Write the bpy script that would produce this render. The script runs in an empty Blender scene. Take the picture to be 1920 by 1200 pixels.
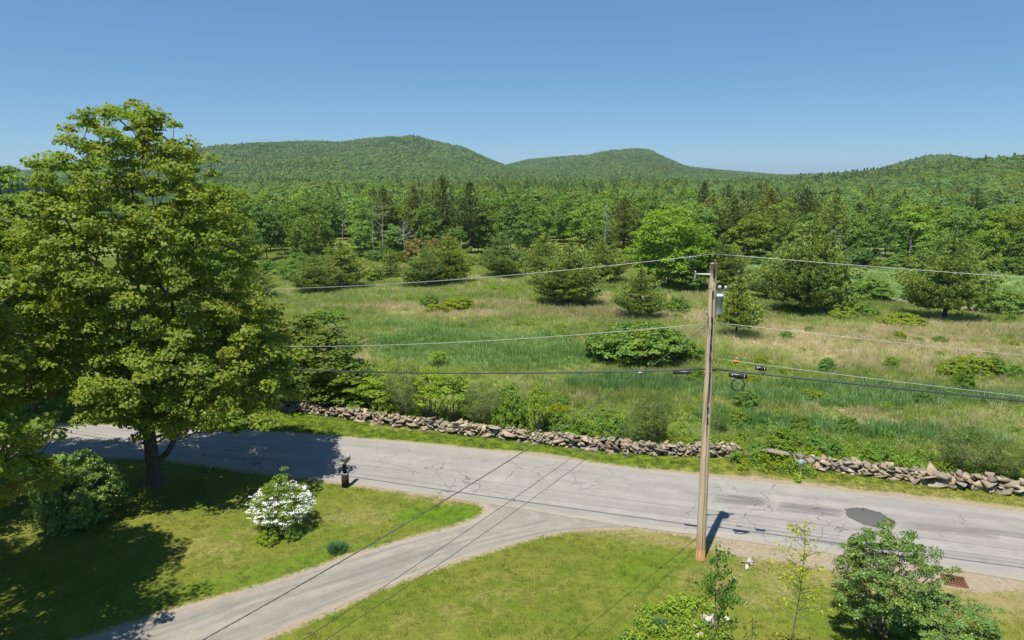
import bpy, math, random
import numpy as np
from mathutils import Vector

SC = bpy.context.scene
COL = SC.collection
R = math.radians

# ------------------------------------------------------------------ camera, sky, sun, exposure
CAM_Z = 13.4
PITCH = R(11.9)
FPX = 1280.0
cam = bpy.data.objects.new("camera", bpy.data.cameras.new("camera"))
COL.objects.link(cam)
cam.location = (0, 0, CAM_Z)
cam.rotation_euler = (R(90) - PITCH, 0, 0)
cam.data.sensor_width = 36
cam.data.lens = 24
cam.data.clip_start = 0.1
cam.data.clip_end = 30000
SC.camera = cam

SUN_TO = Vector((-2.0, -3.4, 10.7)).normalized()      # direction towards the sun
SUN_EL = math.asin(SUN_TO.z)
SUN_AZ = math.atan2(SUN_TO.x, SUN_TO.y)
world = bpy.data.worlds.new("World")
SC.world = world
world.use_nodes = True
wn = world.node_tree.nodes
wl = world.node_tree.links
wn.clear()
w_out = wn.new("ShaderNodeOutputWorld")
w_bg = wn.new("ShaderNodeBackground")
w_sky = wn.new("ShaderNodeTexSky")
w_sky.sky_type = 'NISHITA'
w_sky.sun_disc = False
w_sky.sun_elevation = SUN_EL
w_sky.sun_rotation = SUN_AZ % (2 * math.pi)
w_sky.altitude = 300
w_sky.air_density = 0.7
w_sky.dust_density = 0.0
w_sky.ozone_density = 4.0
w_bg.inputs['Strength'].default_value = 0.10
w_hs = wn.new("ShaderNodeHueSaturation")          # clear, deep late-spring blue
w_hs.inputs['Saturation'].default_value = 1.4
w_gm = wn.new('ShaderNodeGamma'); w_gm.inputs[1].default_value = 0.5
wl.new(w_sky.outputs[0], w_gm.inputs[0])
w_mul = wn.new("ShaderNodeMix"); w_mul.data_type = 'RGBA'; w_mul.blend_type = 'MULTIPLY'
w_mul.inputs[0].default_value = 1.0; w_mul.inputs[7].default_value = (1.12, 1.49, 1.77, 1)
wl.new(w_gm.outputs[0], w_hs.inputs['Color']); wl.new(w_hs.outputs[0], w_mul.inputs[6]); wl.new(w_mul.outputs[2], w_bg.inputs[0])
wl.new(w_bg.outputs[0], w_out.inputs[0])

sun = bpy.data.objects.new("sun", bpy.data.lights.new("sun", 'SUN'))
COL.objects.link(sun)
sun.data.energy = 4.6
sun.data.angle = R(0.5)
sun.data.color = (1.0, 0.945, 0.84)
sun.rotation_euler = SUN_TO.to_track_quat('Z', 'Y').to_euler()
sun.location = (0, 0, 60)

SC.view_settings.view_transform = 'Standard'
SC.view_settings.look = 'None'
SC.view_settings.exposure = 0.65
SC.view_settings.gamma = 1.0
SC.view_settings.use_curve_mapping = False
SC.render.engine = 'CYCLES'
SC.cycles.max_bounces = 6
SC.cycles.diffuse_bounces = 3
SC.cycles.transmission_bounces = 3
SC.cycles.volume_bounces = 0
SC.cycles.caustics_reflective = False
SC.cycles.caustics_refractive = False
SC.cycles.use_denoising = True

# ------------------------------------------------------------------ noise and terrain
def hash2(ix, iy, s):
    n = (ix * 374761393 + iy * 668265263 + s * 974711) & 0x7fffffff
    n = ((n ^ (n >> 13)) * 1274126177) & 0x7fffffff
    return ((n ^ (n >> 16)) & 0xffff) / 65535.0

def vnoise(x, y, s=0):
    x = np.asarray(x, float); y = np.asarray(y, float)
    ix = np.floor(x).astype(np.int64); iy = np.floor(y).astype(np.int64)
    fx = x - ix; fy = y - iy
    fx = fx * fx * (3 - 2 * fx); fy = fy * fy * (3 - 2 * fy)
    a = hash2(ix, iy, s); b = hash2(ix + 1, iy, s)
    c = hash2(ix, iy + 1, s); d = hash2(ix + 1, iy + 1, s)
    return (a * (1 - fx) + b * fx) * (1 - fy) + (c * (1 - fx) + d * fx) * fy

def fbm(x, y, s=0, o=4):
    t = 0; a = .5; n = 0
    for k in range(o):
        t = t + a * vnoise(np.asarray(x) * 2 ** k, np.asarray(y) * 2 ** k, s + k * 17); n += a; a *= .5
    return t / n

def sstep(a, b, x):
    t = np.clip((np.asarray(x, float) - a) / (b - a), 0, 1)
    return t * t * (3 - 2 * t)

CP, SP = math.cos(PITCH), math.sin(PITCH)
def ray(px, py):
    u = (px - 960) / FPX; v = -(py - 600) / FPX
    return np.array([u, CP + v * SP, -SP + v * CP])

def prof(pts):
    az = []; te = []
    for px, py in pts:
        d = ray(px, py); az.append(math.atan2(d[0], d[1])); te.append(d[2] / math.hypot(d[0], d[1]))
    return np.array(az), np.array(te)

# each ridge: its skyline as seen from the hover point, the distance of its crest, where its slope starts, canopy height
RIDGES = [
    (prof([(-900, 330), (-200, 328), (60, 322), (160, 316), (260, 300), (400, 279), (480, 274), (560, 269), (640, 269), (690, 263), (730, 260),
           (780, 263), (830, 272), (870, 280), (910, 298), (945, 311), (1000, 325), (1100, 345), (1300, 380)]), 1900, 600, 11),
    (prof([(700, 360), (850, 335), (945, 312), (990, 301), (1040, 296), (1100, 294), (1150, 286), (1190, 283), (1220, 287), (1245, 298),
           (1290, 313), (1350, 319), (1450, 328), (1550, 332), (1800, 340)]), 2500, 850, 11),
    (prof([(-1500, 322), (-300, 322), (30, 318), (110, 318), (500, 325), (1460, 328), (1520, 325), (1560, 324.5), (1620, 326), (2600, 322)]), 6500, 3500, 0),
    (prof([(1300, 400), (1500, 340), (1600, 331), (1640, 321), (1700, 303), (1740, 294), (1780, 292), (1820, 300), (1870, 310), (2000, 318), (2600, 330)]), 1700, 800, 10),
    (prof([(1200, 420), (1350, 372), (1450, 345), (1500, 334), (1600, 327), (1700, 319), (1800, 306), (1850, 301), (1920, 297), (2100, 288), (2800, 300)]), 800, 240, 10),
]

def terrain(x, y):
    x = np.asarray(x, float); y = np.asarray(y, float)
    r = np.hypot(x, y); az = np.arctan2(x, y)
    yy = y + 0.27 * x                                  # the road runs down to the right
    z = -3.0 * sstep(37, 120, np.where(y > 0, yy, 0)) 
    z = z + (fbm(x / 14, y / 14, 5, 3) - .5) * 0.9 * sstep(40, 60, yy) * np.where(y > 0, 1, 0)
    z = z + (fbm(x / 90, y / 90, 9, 3) - .5) * 9 * sstep(150, 500, r)
    for (A, T), rk, r0, ch in RIDGES:
        te = np.interp(az, A, T)
        hp = CAM_Z + rk * te - ch
        up = sstep(r0, rk, r) ** 1.15 * (1 - .55 * sstep(rk, rk * 1.5, r))
        rel = (fbm(az * rk / 260, r / 330, 31, 4) - .5) * .5 * np.maximum(hp, 0) * (1 - sstep(rk * .8, rk, r)) * sstep(r0, rk * .6, r)
        z = np.maximum(z, -3 + (hp + 3) * up + rel)
    front = (y > 0) | (r > 300)
    return np.where(front, z, 0.0)

def hit(px, py):
    d = ray(px, py)
    lo = 1.0
    t = 1.0
    while t < 9000:
        p = d * t
        if CAM_Z + p[2] < float(terrain(p[0], p[1])):
            break
        lo = t; t *= 1.01
    hi = t
    for _ in range(30):
        m = (lo + hi) / 2; p = d * m
        if CAM_Z + p[2] < float(terrain(p[0], p[1])): hi = m
        else: lo = m
    p = d * hi
    return np.array([p[0], p[1], float(terrain(p[0], p[1]))])

def flat(px, py, z=0.0):
    d = ray(px, py); t = (z - CAM_Z) / d[2]
    return np.array([d[0] * t, d[1] * t, z])

def at_y(px, py, Y):
    d = ray(px, py); t = Y / d[1]
    return np.array([d[0] * t, Y, CAM_Z + d[2] * t])

def depth(p):
    return p[1] * CP + (CAM_Z - p[2]) * SP

def height_for(base, py_top):
    """height of an upright thing standing at base whose top shows at row py_top"""
    v = -(py_top - 600) / FPX
    tb = (-SP + v * CP) / (CP + v * SP)
    return CAM_Z + tb * base[1] - base[2]

def project(p):
    d = depth(p)
    return 960 + FPX * p[0] / d, 600 - FPX * (p[1] * SP + (p[2] - CAM_Z) * CP) / d

# ------------------------------------------------------------------ mesh helpers
def mesh_from(name, V, faces, mats=(), fattr=None, pattr=None, midx=None, smooth=False):
    """faces: list of int arrays (n,k)"""
    me = bpy.data.meshes.new(name)
    V = np.asarray(V, np.float32)
    me.vertices.add(len(V)); me.vertices.foreach_set('co', V.ravel())
    faces = [np.asarray(f, np.int32) for f in faces if len(f)]
    nl = sum(f.size for f in faces); nf = sum(len(f) for f in faces)
    if nf:
        me.loops.add(nl); me.polygons.add(nf)
        me.loops.foreach_set('vertex_index', np.concatenate([f.ravel() for f in faces]))
        tot = np.concatenate([np.full(len(f), f.shape[1], np.int32) for f in faces])
        st = np.concatenate([[0], np.cumsum(tot)[:-1]]).astype(np.int32)
        me.polygons.foreach_set('loop_start', st)
        if midx is not None:
            me.polygons.foreach_set('material_index', np.asarray(midx, np.int32))
        if smooth:
            me.polygons.foreach_set('use_smooth', np.ones(nf, bool))
    for k, a in (fattr or {}).items():
        at = me.attributes.new(k, 'FLOAT', 'FACE'); at.data.foreach_set('value', np.asarray(a, np.float32))
    for k, a in (pattr or {}).items():
        a = np.asarray(a)
        if a.ndim == 2:
            at = me.attributes.new(k, 'FLOAT_VECTOR', 'POINT'); at.data.foreach_set('vector', a.astype(np.float32).ravel())
        elif a.dtype.kind == 'i':
            at = me.attributes.new(k, 'INT', 'POINT'); at.data.foreach_set('value', a.astype(np.int32))
        else:
            at = me.attributes.new(k, 'FLOAT', 'POINT'); at.data.foreach_set('value', a.astype(np.float32))
    for m in mats: me.materials.append(m)
    me.update(calc_edges=True)
    return me

class Geo:
    """collects faces; build() links them as one object"""
    def __init__(s):
        s.V = []; s.F = {}; s.n = 0
        s.A = {}
    def add(s, V, F, rnd=0.5):
        V = np.asarray(V, float); F = np.asarray(F, np.int64)
        k = F.shape[1]
        s.V.append(V)
        s.F.setdefault(k, []).append(F + s.n)
        r = np.full(len(F), rnd, float) if np.isscalar(rnd) else np.asarray(rnd, float)
        s.A.setdefault(k, []).append(r)
        s.n += len(V)
        return s
    def arrays(s):
        ks = sorted(s.F)
        return np.concatenate(s.V), [np.concatenate(s.F[k]) for k in ks], np.concatenate([np.concatenate(s.A[k]) for k in ks])
    def mesh(s, name, mats, smooth=False):
        V, F, A = s.arrays()
        return mesh_from(name, V, F, mats, {'rnd': A}, smooth=smooth)
    def build(s, name, mat, parent=None, smooth=False, loc=(0, 0, 0)):
        return put(name, s.mesh(name, [mat], smooth), parent, loc)
    # shapes
    def box(s, c, size, rot=None, rnd=.5):
        x, y, z = np.array(size) / 2
        V = np.array([(-x, -y, -z), (x, -y, -z), (x, y, -z), (-x, y, -z), (-x, -y, z), (x, -y, z), (x, y, z), (-x, y, z)])
        if rot is not None: V = V @ np.array(rot).T
        return s.add(V + np.array(c), [(0, 3, 2, 1), (4, 5, 6, 7), (0, 1, 5, 4), (1, 2, 6, 5), (2, 3, 7, 6), (3, 0, 4, 7)], rnd)
    def tube(s, P, rad, n=6, rnd=.5, cap=True):
        P = np.asarray(P, float); m = len(P)
        rad = np.full(m, rad) if np.isscalar(rad) else np.asarray(rad, float)
        T = np.gradient(P, axis=0); T /= np.linalg.norm(T, axis=1)[:, None] + 1e-9
        ref = np.array([0, 0, 1.]) if abs(T[0][2]) < .9 else np.array([1., 0, 0])
        A = np.cross(T, ref); A /= np.linalg.norm(A, axis=1)[:, None] + 1e-9
        B = np.cross(T, A)
        an = np.arange(n) * 2 * np.pi / n
        V = P[:, None, :] + rad[:, None, None] * (np.cos(an)[None, :, None] * A[:, None, :] + np.sin(an)[None, :, None] * B[:, None, :])
        i = np.arange(m - 1)[:, None] * n; j = np.arange(n)[None, :]; j2 = (j + 1) % n
        F = np.stack([i + j, i + j2, i + n + j2, i + n + j], -1).reshape(-1, 4)
        s.add(V.reshape(-1, 3), F, rnd)
        if cap:
            k = len(s.V) - 1; off = s.n - m * n
            for q, order in ((0, range(n)), (m - 1, range(n - 1, -1, -1))):
                s.F.setdefault(n, []).append(np.array([[off + q * n + a for a in order]])); s.A.setdefault(n, []).append(np.array([rnd if np.isscalar(rnd) else .5]))
        return s
    def lathe(s, c, pr, n=16, rnd=.5):
        P = np.array([(c[0], c[1], c[2] + z) for r_, z in pr]); rad = [max(r_, 1e-4) for r_, z in pr]
        an = np.arange(n) * 2 * np.pi / n
        V = np.array([[(p[0] + q * math.cos(a), p[1] + q * math.sin(a), p[2]) for a in an] for p, q in zip(P, rad)]).reshape(-1, 3)
        m = len(pr)
        i = np.arange(m - 1)[:, None] * n; j = np.arange(n)[None, :]; j2 = (j + 1) % n
        F = np.stack([i + j, i + j2, i + n + j2, i + n + j], -1).reshape(-1, 4)
        s.add(V, F, rnd)
        off = s.n - m * n
        s.F.setdefault(n, []).append(np.array([list(range(off + n - 1, off - 1, -1)), list(range(off + (m - 1) * n, off + m * n))]))
        s.A.setdefault(n, []).append(np.array([.5, .5]))
        return s

def put(name, me, parent=None, loc=(0, 0, 0), rz=0):
    o = bpy.data.objects.new(name, me); COL.objects.link(o)
    o.location = tuple(float(v) for v in loc); o.rotation_euler = (0, 0, rz)
    if parent is not None: o.parent = parent
    return o

def tag(o, label=None, cat=None, group=None, kind=None):
    if label: o['label'] = label
    if cat: o['category'] = cat
    if group: o['group'] = group
    if kind: o['kind'] = kind
    return o

def empty(name, loc, label, cat, group=None, rz=0):
    o = put(name, None, None, loc, rz)
    return tag(o, label, cat, group)

def copy_tree(o, parent=None):
    c = o.copy(); COL.objects.link(c); c.parent = parent
    for ch in list(o.children):
        copy_tree(ch, c)
    return c

# ------------------------------------------------------------------ material helpers
class M:
    def __init__(s, name):
        s.m = bpy.data.materials.new(name); s.m.use_nodes = True
        s.t = s.m.node_tree; s.n = s.t.nodes; s.l = s.t.links; s.n.clear()
        s.out = s.n.new('ShaderNodeOutputMaterial')
    def node(s, typ, **kw):
        n = s.n.new(typ)
        for k, v in kw.items():
            if hasattr(n, k) and k not in n.inputs: setattr(n, k, v)
        return n
    def val(s, x, sock):
        if hasattr(x, 'default_value') or hasattr(x, 'is_linked'): s.l.new(x, sock)
        else:
            if isinstance(x, tuple) and len(x) == 3 and len(sock.default_value) == 4: x = x + (1,)
            sock.default_value = x
    def coord(s, kind='Object'):
        if not hasattr(s, 'tc'): s.tc = s.n.new('ShaderNodeTexCoord')
        return s.tc.outputs[kind]
    def geo_pos(s):
        g = s.n.new('ShaderNodeNewGeometry'); return g.outputs['Position']
    def mapping(s, v, scale):
        m = s.n.new('ShaderNodeMapping'); s.l.new(v, m.inputs[0]); m.inputs['Scale'].default_value = scale; return m.outputs[0]
    def noise(s, scale, detail=3, rough=.55, vec=None, dist=0):
        n = s.n.new('ShaderNodeTexNoise'); n.inputs['Scale'].default_value = scale; n.inputs['Detail'].default_value = detail
        n.inputs['Roughness'].default_value = rough; n.inputs['Distortion'].default_value = dist
        if vec is not None: s.l.new(vec, n.inputs['Vector'])
        return n.outputs['Fac']
    def attr(s, name, typ='GEOMETRY'):
        n = s.n.new('ShaderNodeAttribute'); n.attribute_type = typ; n.attribute_name = name; return n.outputs['Fac']
    def rng(s, v, a, b, c=0., d=1., smooth=False):
        n = s.n.new('ShaderNodeMapRange'); s.val(v, n.inputs[0])
        if smooth: n.interpolation_type = 'SMOOTHSTEP'
        for k, x in enumerate((a, b, c, d)): n.inputs[k + 1].default_value = x
        return n.outputs[0]
    def math(s, op, a, b=0., clamp=False):
        n = s.n.new('ShaderNodeMath'); n.operation = op; n.use_clamp = clamp
        s.val(a, n.inputs[0]); s.val(b, n.inputs[1]); return n.outputs[0]
    def mix(s, f, a, b, mode='MIX'):
        n = s.n.new('ShaderNodeMix'); n.data_type = 'RGBA'; n.blend_type = mode
        s.val(f, n.inputs[0]); s.val(a, n.inputs[6]); s.val(b, n.inputs[7]); return n.outputs[2]
    def ramp(s, f, stops):
        n = s.n.new('ShaderNodeValToRGB'); s.val(f, n.inputs[0]); e = n.color_ramp.elements
        while len(e) < len(stops): e.new(0.5)
        for q, (p, c) in zip(e, stops): q.position = p; q.color = tuple(c) + (1,)
        return n.outputs[0]
    def hsv(s, c, h=.5, sat=1., v=1.):
        n = s.n.new('ShaderNodeHueSaturation'); s.val(c, n.inputs['Color']); s.val(h, n.inputs['Hue']); s.val(sat, n.inputs['Saturation']); s.val(v, n.inputs['Value'])
        return n.outputs[0]
    def bump(s, h, strength=.5, dist=.02):
        n = s.n.new('ShaderNodeBump'); s.l.new(h, n.inputs['Height']); n.inputs['Strength'].default_value = strength; n.inputs['Distance'].default_value = dist
        return n.outputs[0]
    def pbr(s, col, rough=.8, spec=.3, metal=0., bump=None, link=True):
        n = s.n.new('ShaderNodeBsdfPrincipled'); s.val(col, n.inputs['Base Color']); s.val(rough, n.inputs['Roughness'])
        n.inputs['Specular IOR Level'].default_value = spec; n.inputs['Metallic'].default_value = metal
        if bump is not None: s.l.new(bump, n.inputs['Normal'])
        if link: s.l.new(n.outputs[0], s.out.inputs[0])
        return n.outputs[0]

FK = 1.45
def foliage(name, ca, cb, cc=None, trans=.30, nscale=.45, rough=.55, spec=.25, tcol=None, tmul=1.0, direct=False):
    """two leaf colours mixed by the leaf's own random, a third by slow noise through the crown; 'tint' shifts each tree"""
    m = M(name)
    k = FK * tmul; trans += .08
    ca, cb, cc = [q and (q[0] * .97, q[1], q[2] + .010) for q in (ca, cb, cc)]
    ca = tuple(min(.85, q * k) for q in ca); cb = tuple(min(.85, q * k) for q in cb); cc = cc and tuple(q * k for q in cc)
    r = m.attr('rnd')
    c = m.mix(r, ca, cb)
    nz = m.noise(nscale, 2, .5, m.geo_pos())
    if cc is not None: c = m.mix(m.rng(nz, .42, .66), c, cc)
    t = m.attr('tint', 'INSTANCER')
    if direct: c = m.hsv(c, m.rng(t, 0, 1, .525, .475), m.rng(t, 0, 1, 1.1, .78), m.rng(t, 0, 1, .66, 1.34))
    else: c = m.hsv(c, m.rng(t, 0, 1, .525, .475), m.rng(t, 0, 1, .9, 1.1), m.rng(m.math('FRACT', m.math('MULTIPLY', t, 7.3)), 0, 1, .72, 1.3))
    b = m.pbr(c, rough, spec, link=False)
    tr = m.n.new('ShaderNodeBsdfTranslucent')
    tc = m.mix(1., c, tcol or (1.25, 1.25, .5), 'MULTIPLY')
    m.l.new(tc, tr.inputs[0])
    mx = m.n.new('ShaderNodeMixShader'); mx.inputs[0].default_value = trans
    m.l.new(b, mx.inputs[1]); m.l.new(tr.outputs[0], mx.inputs[2]); m.l.new(mx.outputs[0], m.out.inputs[0])
    return m.m

def simple(name, col, rough=.7, spec=.3, metal=0., var=.15, ns=20, bs=0.):
    m = M(name)
    nz = m.noise(ns, 4, .6, m.coord())
    c = m.mix(1., col, m.ramp(nz, [(.25, (1 - var,) * 3), (.75, (1 + var,) * 3)]), 'MULTIPLY')
    m.pbr(c, rough, spec, metal, m.bump(nz, bs, .02) if bs else None)
    return m.m

MT = {}
MT['maple'] = foliage('maple_leaf', (.158, .210, .020), (.108, .162, .016), (.185, .205, .018), .40, .5)
MT['maple_dark'] = foliage('maple_leaf_green', (.125, .185, .016), (.080, .138, .013), (.15, .18, .014), .38, .5)
MT['leafy'] = foliage('forest_leaf', (.150, .225, .020), (.090, .160, .020), (.125, .180, .022), .28, .12)
MT['leafy_bright'] = foliage('bright_leaf', (.165, .25, .010), (.110, .190, .010), (.14, .215, .010), .34, .3)
MT['leafy_far'] = foliage('far_leaf', (.115, .185, .026), (.072, .130, .026), (.120, .160, .028), .28, .02)
MT['pine'] = foliage('pine_needle', (.185, .240, .040), (.080, .125, .030), (.215, .25, .036), .15, .5, .5, .3, (1.1, 1.1, .6))
MT['pine_forest'] = foliage('forest_pine_needle', (.190, .235, .050), (.105, .155, .042), (.20, .22, .045), .2, .1, .5, .3, (1.1, 1.1, .6))
MT['shrub'] = foliage('shrub_leaf', (.115, .190, .016), (.070, .135, .012), (.14, .185, .016), .32, .6)
MT['shrub_dark'] = foliage('dark_shrub_leaf', (.105, .175, .018), (.065, .125, .014), (.12, .165, .016), .28, .6)
MT['shrub_yellow'] = foliage('yellow_shrub_leaf', (.19, .22, .008), (.12, .175, .008), None, .36, .6)
MT['willow'] = foliage('willow_leaf', (.115, .145, .030), (.070, .105, .022), None, .3, .8)
MT['lilac'] = foliage('lilac_leaf', (.118, .180, .026), (.060, .112, .018), (.135, .18, .022), .2, 1.2, .42, .45)
MT['sapling'] = foliage('sapling_leaf', (.24, .28, .014), (.32, .32, .02), None, .4, 2)
MT['iris'] = foliage('iris_blade', (.06, .13, .05), (.045, .10, .03), None, .25, 2)
MT['meadow'] = foliage('meadow_blade', (.270, .305, .074), (.192, .248, .050), None, .4, .15, direct=True)
MT['lush'] = foliage('lush_blade', (.200, .285, .085), (.155, .24, .066), None, .4, .2, direct=True)
MT['dry'] = foliage('dry_blade', (.46, .385, .225), (.32, .285, .14), None, .4, .2, tcol=(1.1, 1.0, .8), direct=True)
MT['weed'] = foliage('weed_leaf', (.180, .245, .014), (.120, .185, .013), None, .34, .3)
MT['bluegrass'] = foliage('bluish_blade', (.17, .26, .085), (.12, .21, .055), None, .3, .2, direct=True)
MT['rusty'] = foliage('rusty_leaf', (.20, .13, .035), (.13, .13, .03), None, .3, .5)
MT['hay'] = foliage('hay_blade', (.245, .310, .110), (.20, .27, .085), None, .3, .2, direct=True)
MT['turf'] = foliage('turf_blade', (.130, .178, .016), (.092, .146, .013), (.165, .176, .032), .3, .35, direct=True)

def bark(name, a, b, sc=(9, 9, 1.6)):
    m = M(name)
    v = m.mapping(m.coord(), sc)
    nz = m.noise(1.6, 6, .65, v, .6)
    c = m.mix(m.rng(nz, .35, .68), a, b)
    m.pbr(c, .9, .15, 0, m.bump(nz, .8, .04))
    return m.m
MT['bark'] = bark('maple_bark', (.055, .045, .035), (.17, .145, .115))
MT['bark_pine'] = bark('pine_bark', (.05, .04, .032), (.13, .11, .09))
MT['bark_grey'] = bark('weathered_snag', (.26, .25, .235), (.48, .46, .43))
MT['twig'] = bark('twig_bark', (.12, .10, .075), (.26, .22, .17), (20, 20, 4))

# ------------------------------------------------------------------ foliage geometry
def unit(v): return v / (np.linalg.norm(v, axis=-1, keepdims=True) + 1e-9)

def leaf_quads(g, P, N, size, rng, width=.85, fold=.18, rnd=None, droop=None):
    n = len(P)
    u = unit(np.cross(N, rng.normal(size=(n, 3))))
    if droop is not None:
        u = unit(u * (1 - droop) + np.array([0, 0, -1.]) * droop)
    v = unit(np.cross(N, u))
    s = np.asarray(size).reshape(-1, 1) * np.ones((n, 1))
    a = P - u * s * .5; b = P + v * s * .5 * width + N * s * fold + u * s * .08; c = P + u * s * .5; d = P - v * s * .5 * width + N * s * fold + u * s * .08
    V = np.stack([a, b, c, d], 1).reshape(-1, 3)
    F = np.arange(4 * n).reshape(-1, 4)
    g.add(V, F, rng.random(n) if rnd is None else rnd)

def skeleton(targets, H0, base_r=.02, rng=None, wander=.15, order_z=.7, top=None, expo=.46, splay=.0):
    """grow a branch tree from a straight stem of height H0 to every target; returns nodes, parent, radius"""
    N = [np.array([0., 0., 0.])]; Pa = [-1]
    steps = max(3, int(H0 / .5))
    for k in range(1, steps + 1):
        z = H0 * k / steps
        N.append(np.array([wander * math.sin(z * .7 + 1) * .3, wander * math.cos(z * .9) * .3, z])); Pa.append(len(N) - 2)
    order = np.argsort(np.linalg.norm(targets - np.array([0, 0, H0 * .8]), axis=1))
    arr = np.zeros((len(N) + len(targets) * 3 + 5, 3)); arr[:len(N)] = N; par = list(Pa); n = len(N)
    dist0 = np.zeros(len(arr))
    for i in order:
        t = targets[i]
        A = arr[:n]
        d = t - A; L = np.linalg.norm(d, axis=1)
        pen = np.maximum(0, A[:, 2] - t[2] + .15 * L) * 2.2 + dist0[:n] * .28
        pen[:max(2, int(steps * .45))] += 50
        j = int(np.argmin(L + pen)); L = L[j]
        k = 1 if L < .9 else (2 if L < 2.2 else 3)
        prev = j
        for q in range(1, k + 1):
            f = q / k
            p = A[j] * (1 - f) + t * f
            if q < k:
                p = p + rng.normal(size=3) * .06 * L + np.array([0, 0, -.10 * L * math.sin(math.pi * f)])
            arr[n] = p; par.append(prev); dist0[n] = dist0[prev] + np.linalg.norm(p - arr[prev]); prev = n; n += 1
    arr = arr[:n]; par = np.array(par)
    cnt = np.zeros(n); has = np.zeros(n, bool); has[par[par >= 0]] = True
    cnt[~has] = 1
    for i in range(n - 1, 0, -1): cnt[par[i]] += cnt[i]
    rad = base_r * cnt ** expo
    return arr, par, rad

def tubes_from(g, arr, par, rad, n=5, rmax=None, minr=0.0, flare=1.25):
    idx = np.arange(1, len(arr)); idx = idx[rad[idx] >= minr]
    a = arr[par[idx]]; b = arr[idx]; rb = rad[idx]; ra = np.minimum(rad[par[idx]], rb * 1.18)
    if rmax: ra = np.minimum(ra, rmax); rb = np.minimum(rb, rmax)
    ra = ra * np.where(par[idx] == 0, flare, 1.0)
    T = unit(b - a)
    ref = np.where(np.abs(T[:, 2:3]) < .9, np.array([[0, 0, 1.]]), np.array([[1., 0, 0]]))
    A = unit(np.cross(T, ref)); B = np.cross(T, A)
    for sel, k in ((ra > .12, 12), (ra <= .12, n)):
        if not sel.any(): continue
        an = np.arange(k) * 2 * np.pi / k
        ring = np.cos(an)[None, :, None] * A[sel][:, None] + np.sin(an)[None, :, None] * B[sel][:, None]
        V = np.concatenate([a[sel][:, None] + ra[sel][:, None, None] * ring, (b[sel] + T[sel] * .3 * rb[sel][:, None])[:, None] + rb[sel][:, None, None] * ring], 1)
        m = sel.sum(); off = (np.arange(m) * 2 * k)[:, None]; j = np.arange(k)[None]; j2 = (j + 1) % k
        F = np.stack([off + j, off + j2, off + k + j2, off + k + j], -1).reshape(-1, 4)
        g.add(V.reshape(-1, 3), F, .5)

def crown_targets(rng, n, prof_z, prof_r, lump=.28, shift=None, inner=.30, seed=0):
    """points spread in a lumpy crown given by radius over height"""
    out = []
    zs = np.linspace(prof_z[0], prof_z[-1], 200); rs = np.interp(zs, prof_z, prof_r); w = rs ** 1.35 + .02; cw = np.cumsum(w) / w.sum()
    while len(out) < n:
        z = np.interp(rng.random(), cw, zs); th = rng.random() * 2 * np.pi
        rr = float(np.interp(z, prof_z, prof_r))
        lm = float(fbm(th * 1.3 + 10 + math.cos(th) * 1.1, z * .45 + seed, seed, 3)) - .5
        rr *= 1 + lump * 2 * lm
        f = math.sqrt(inner + (1 - inner) * rng.random())
        if rng.random() < .12: f *= rng.random() ** .5
        p = [rr * f * math.cos(th), rr * f * math.sin(th), z + rng.normal() * .1]
        if shift is not None:
            p[0] += np.interp(z, shift[0], shift[1]); p[1] += np.interp(z, shift[0], shift[2])
        out.append(p)
    return np.array(out)

def clumps(g, C, rng, per, cr, ls, flat_=.5, up=.55, width=.85, shell=True, droop=None, axis=None, jit=.75, szv=.35):
    """leaf tufts: a dome of leaves round every point, facing up and out"""
    n = len(C) * per
    D = unit(rng.normal(size=(n, 3)))
    if shell: D[:, 2] = np.abs(D[:, 2]) * .9 + D[:, 2] * .1
    rr = cr * (.35 + .65 * rng.random(n) ** .6) * np.repeat(rng.uniform(.65, 1.3, len(C)), per)
    P = np.repeat(C, per, 0) + D * rr[:, None] * np.array([1, 1, flat_])
    out = unit(np.repeat(C - (axis if axis is not None else np.array([0, 0, 0])), per, 0)) * .35
    out[:, 2] = 0
    N = unit(D * .55 + out + np.array([0, 0, up]) + rng.normal(size=(n, 3)) * jit * .5)
    rn = np.clip(np.repeat(rng.random(len(C)), per) * .55 + rng.random(n) * .5 - .02, 0, 1)
    leaf_quads(g, P, N, ls * (1 - szv + 2 * szv * rng.random(n)), rng, width, .16, rn, droop)

def leafy_tree(name, seed, H, pz, pr, ncl, per, cr, ls, lmat, bmat, trunk_h, tip=.02, lump=.28, shift=None, minr=.0, flat_=.5, inner=.3, width=.85, wander=.15, expo=.46, up=.55):
    rng = np.random.default_rng(seed)
    C = crown_targets(rng, ncl, pz, pr, lump, shift, inner, seed % 50)
    arr, par, rad = skeleton(C, trunk_h, tip, rng, wander, expo=expo)
    gt = Geo(); tubes_from(gt, arr, par, rad, 5, minr=minr)
    gc = Geo(); clumps(gc, C, rng, per, cr, ls, flat_, up, width)
    return gt.mesh(name + '_trunk', [bmat], True), gc.mesh(name + '_crown', [lmat])

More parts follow.
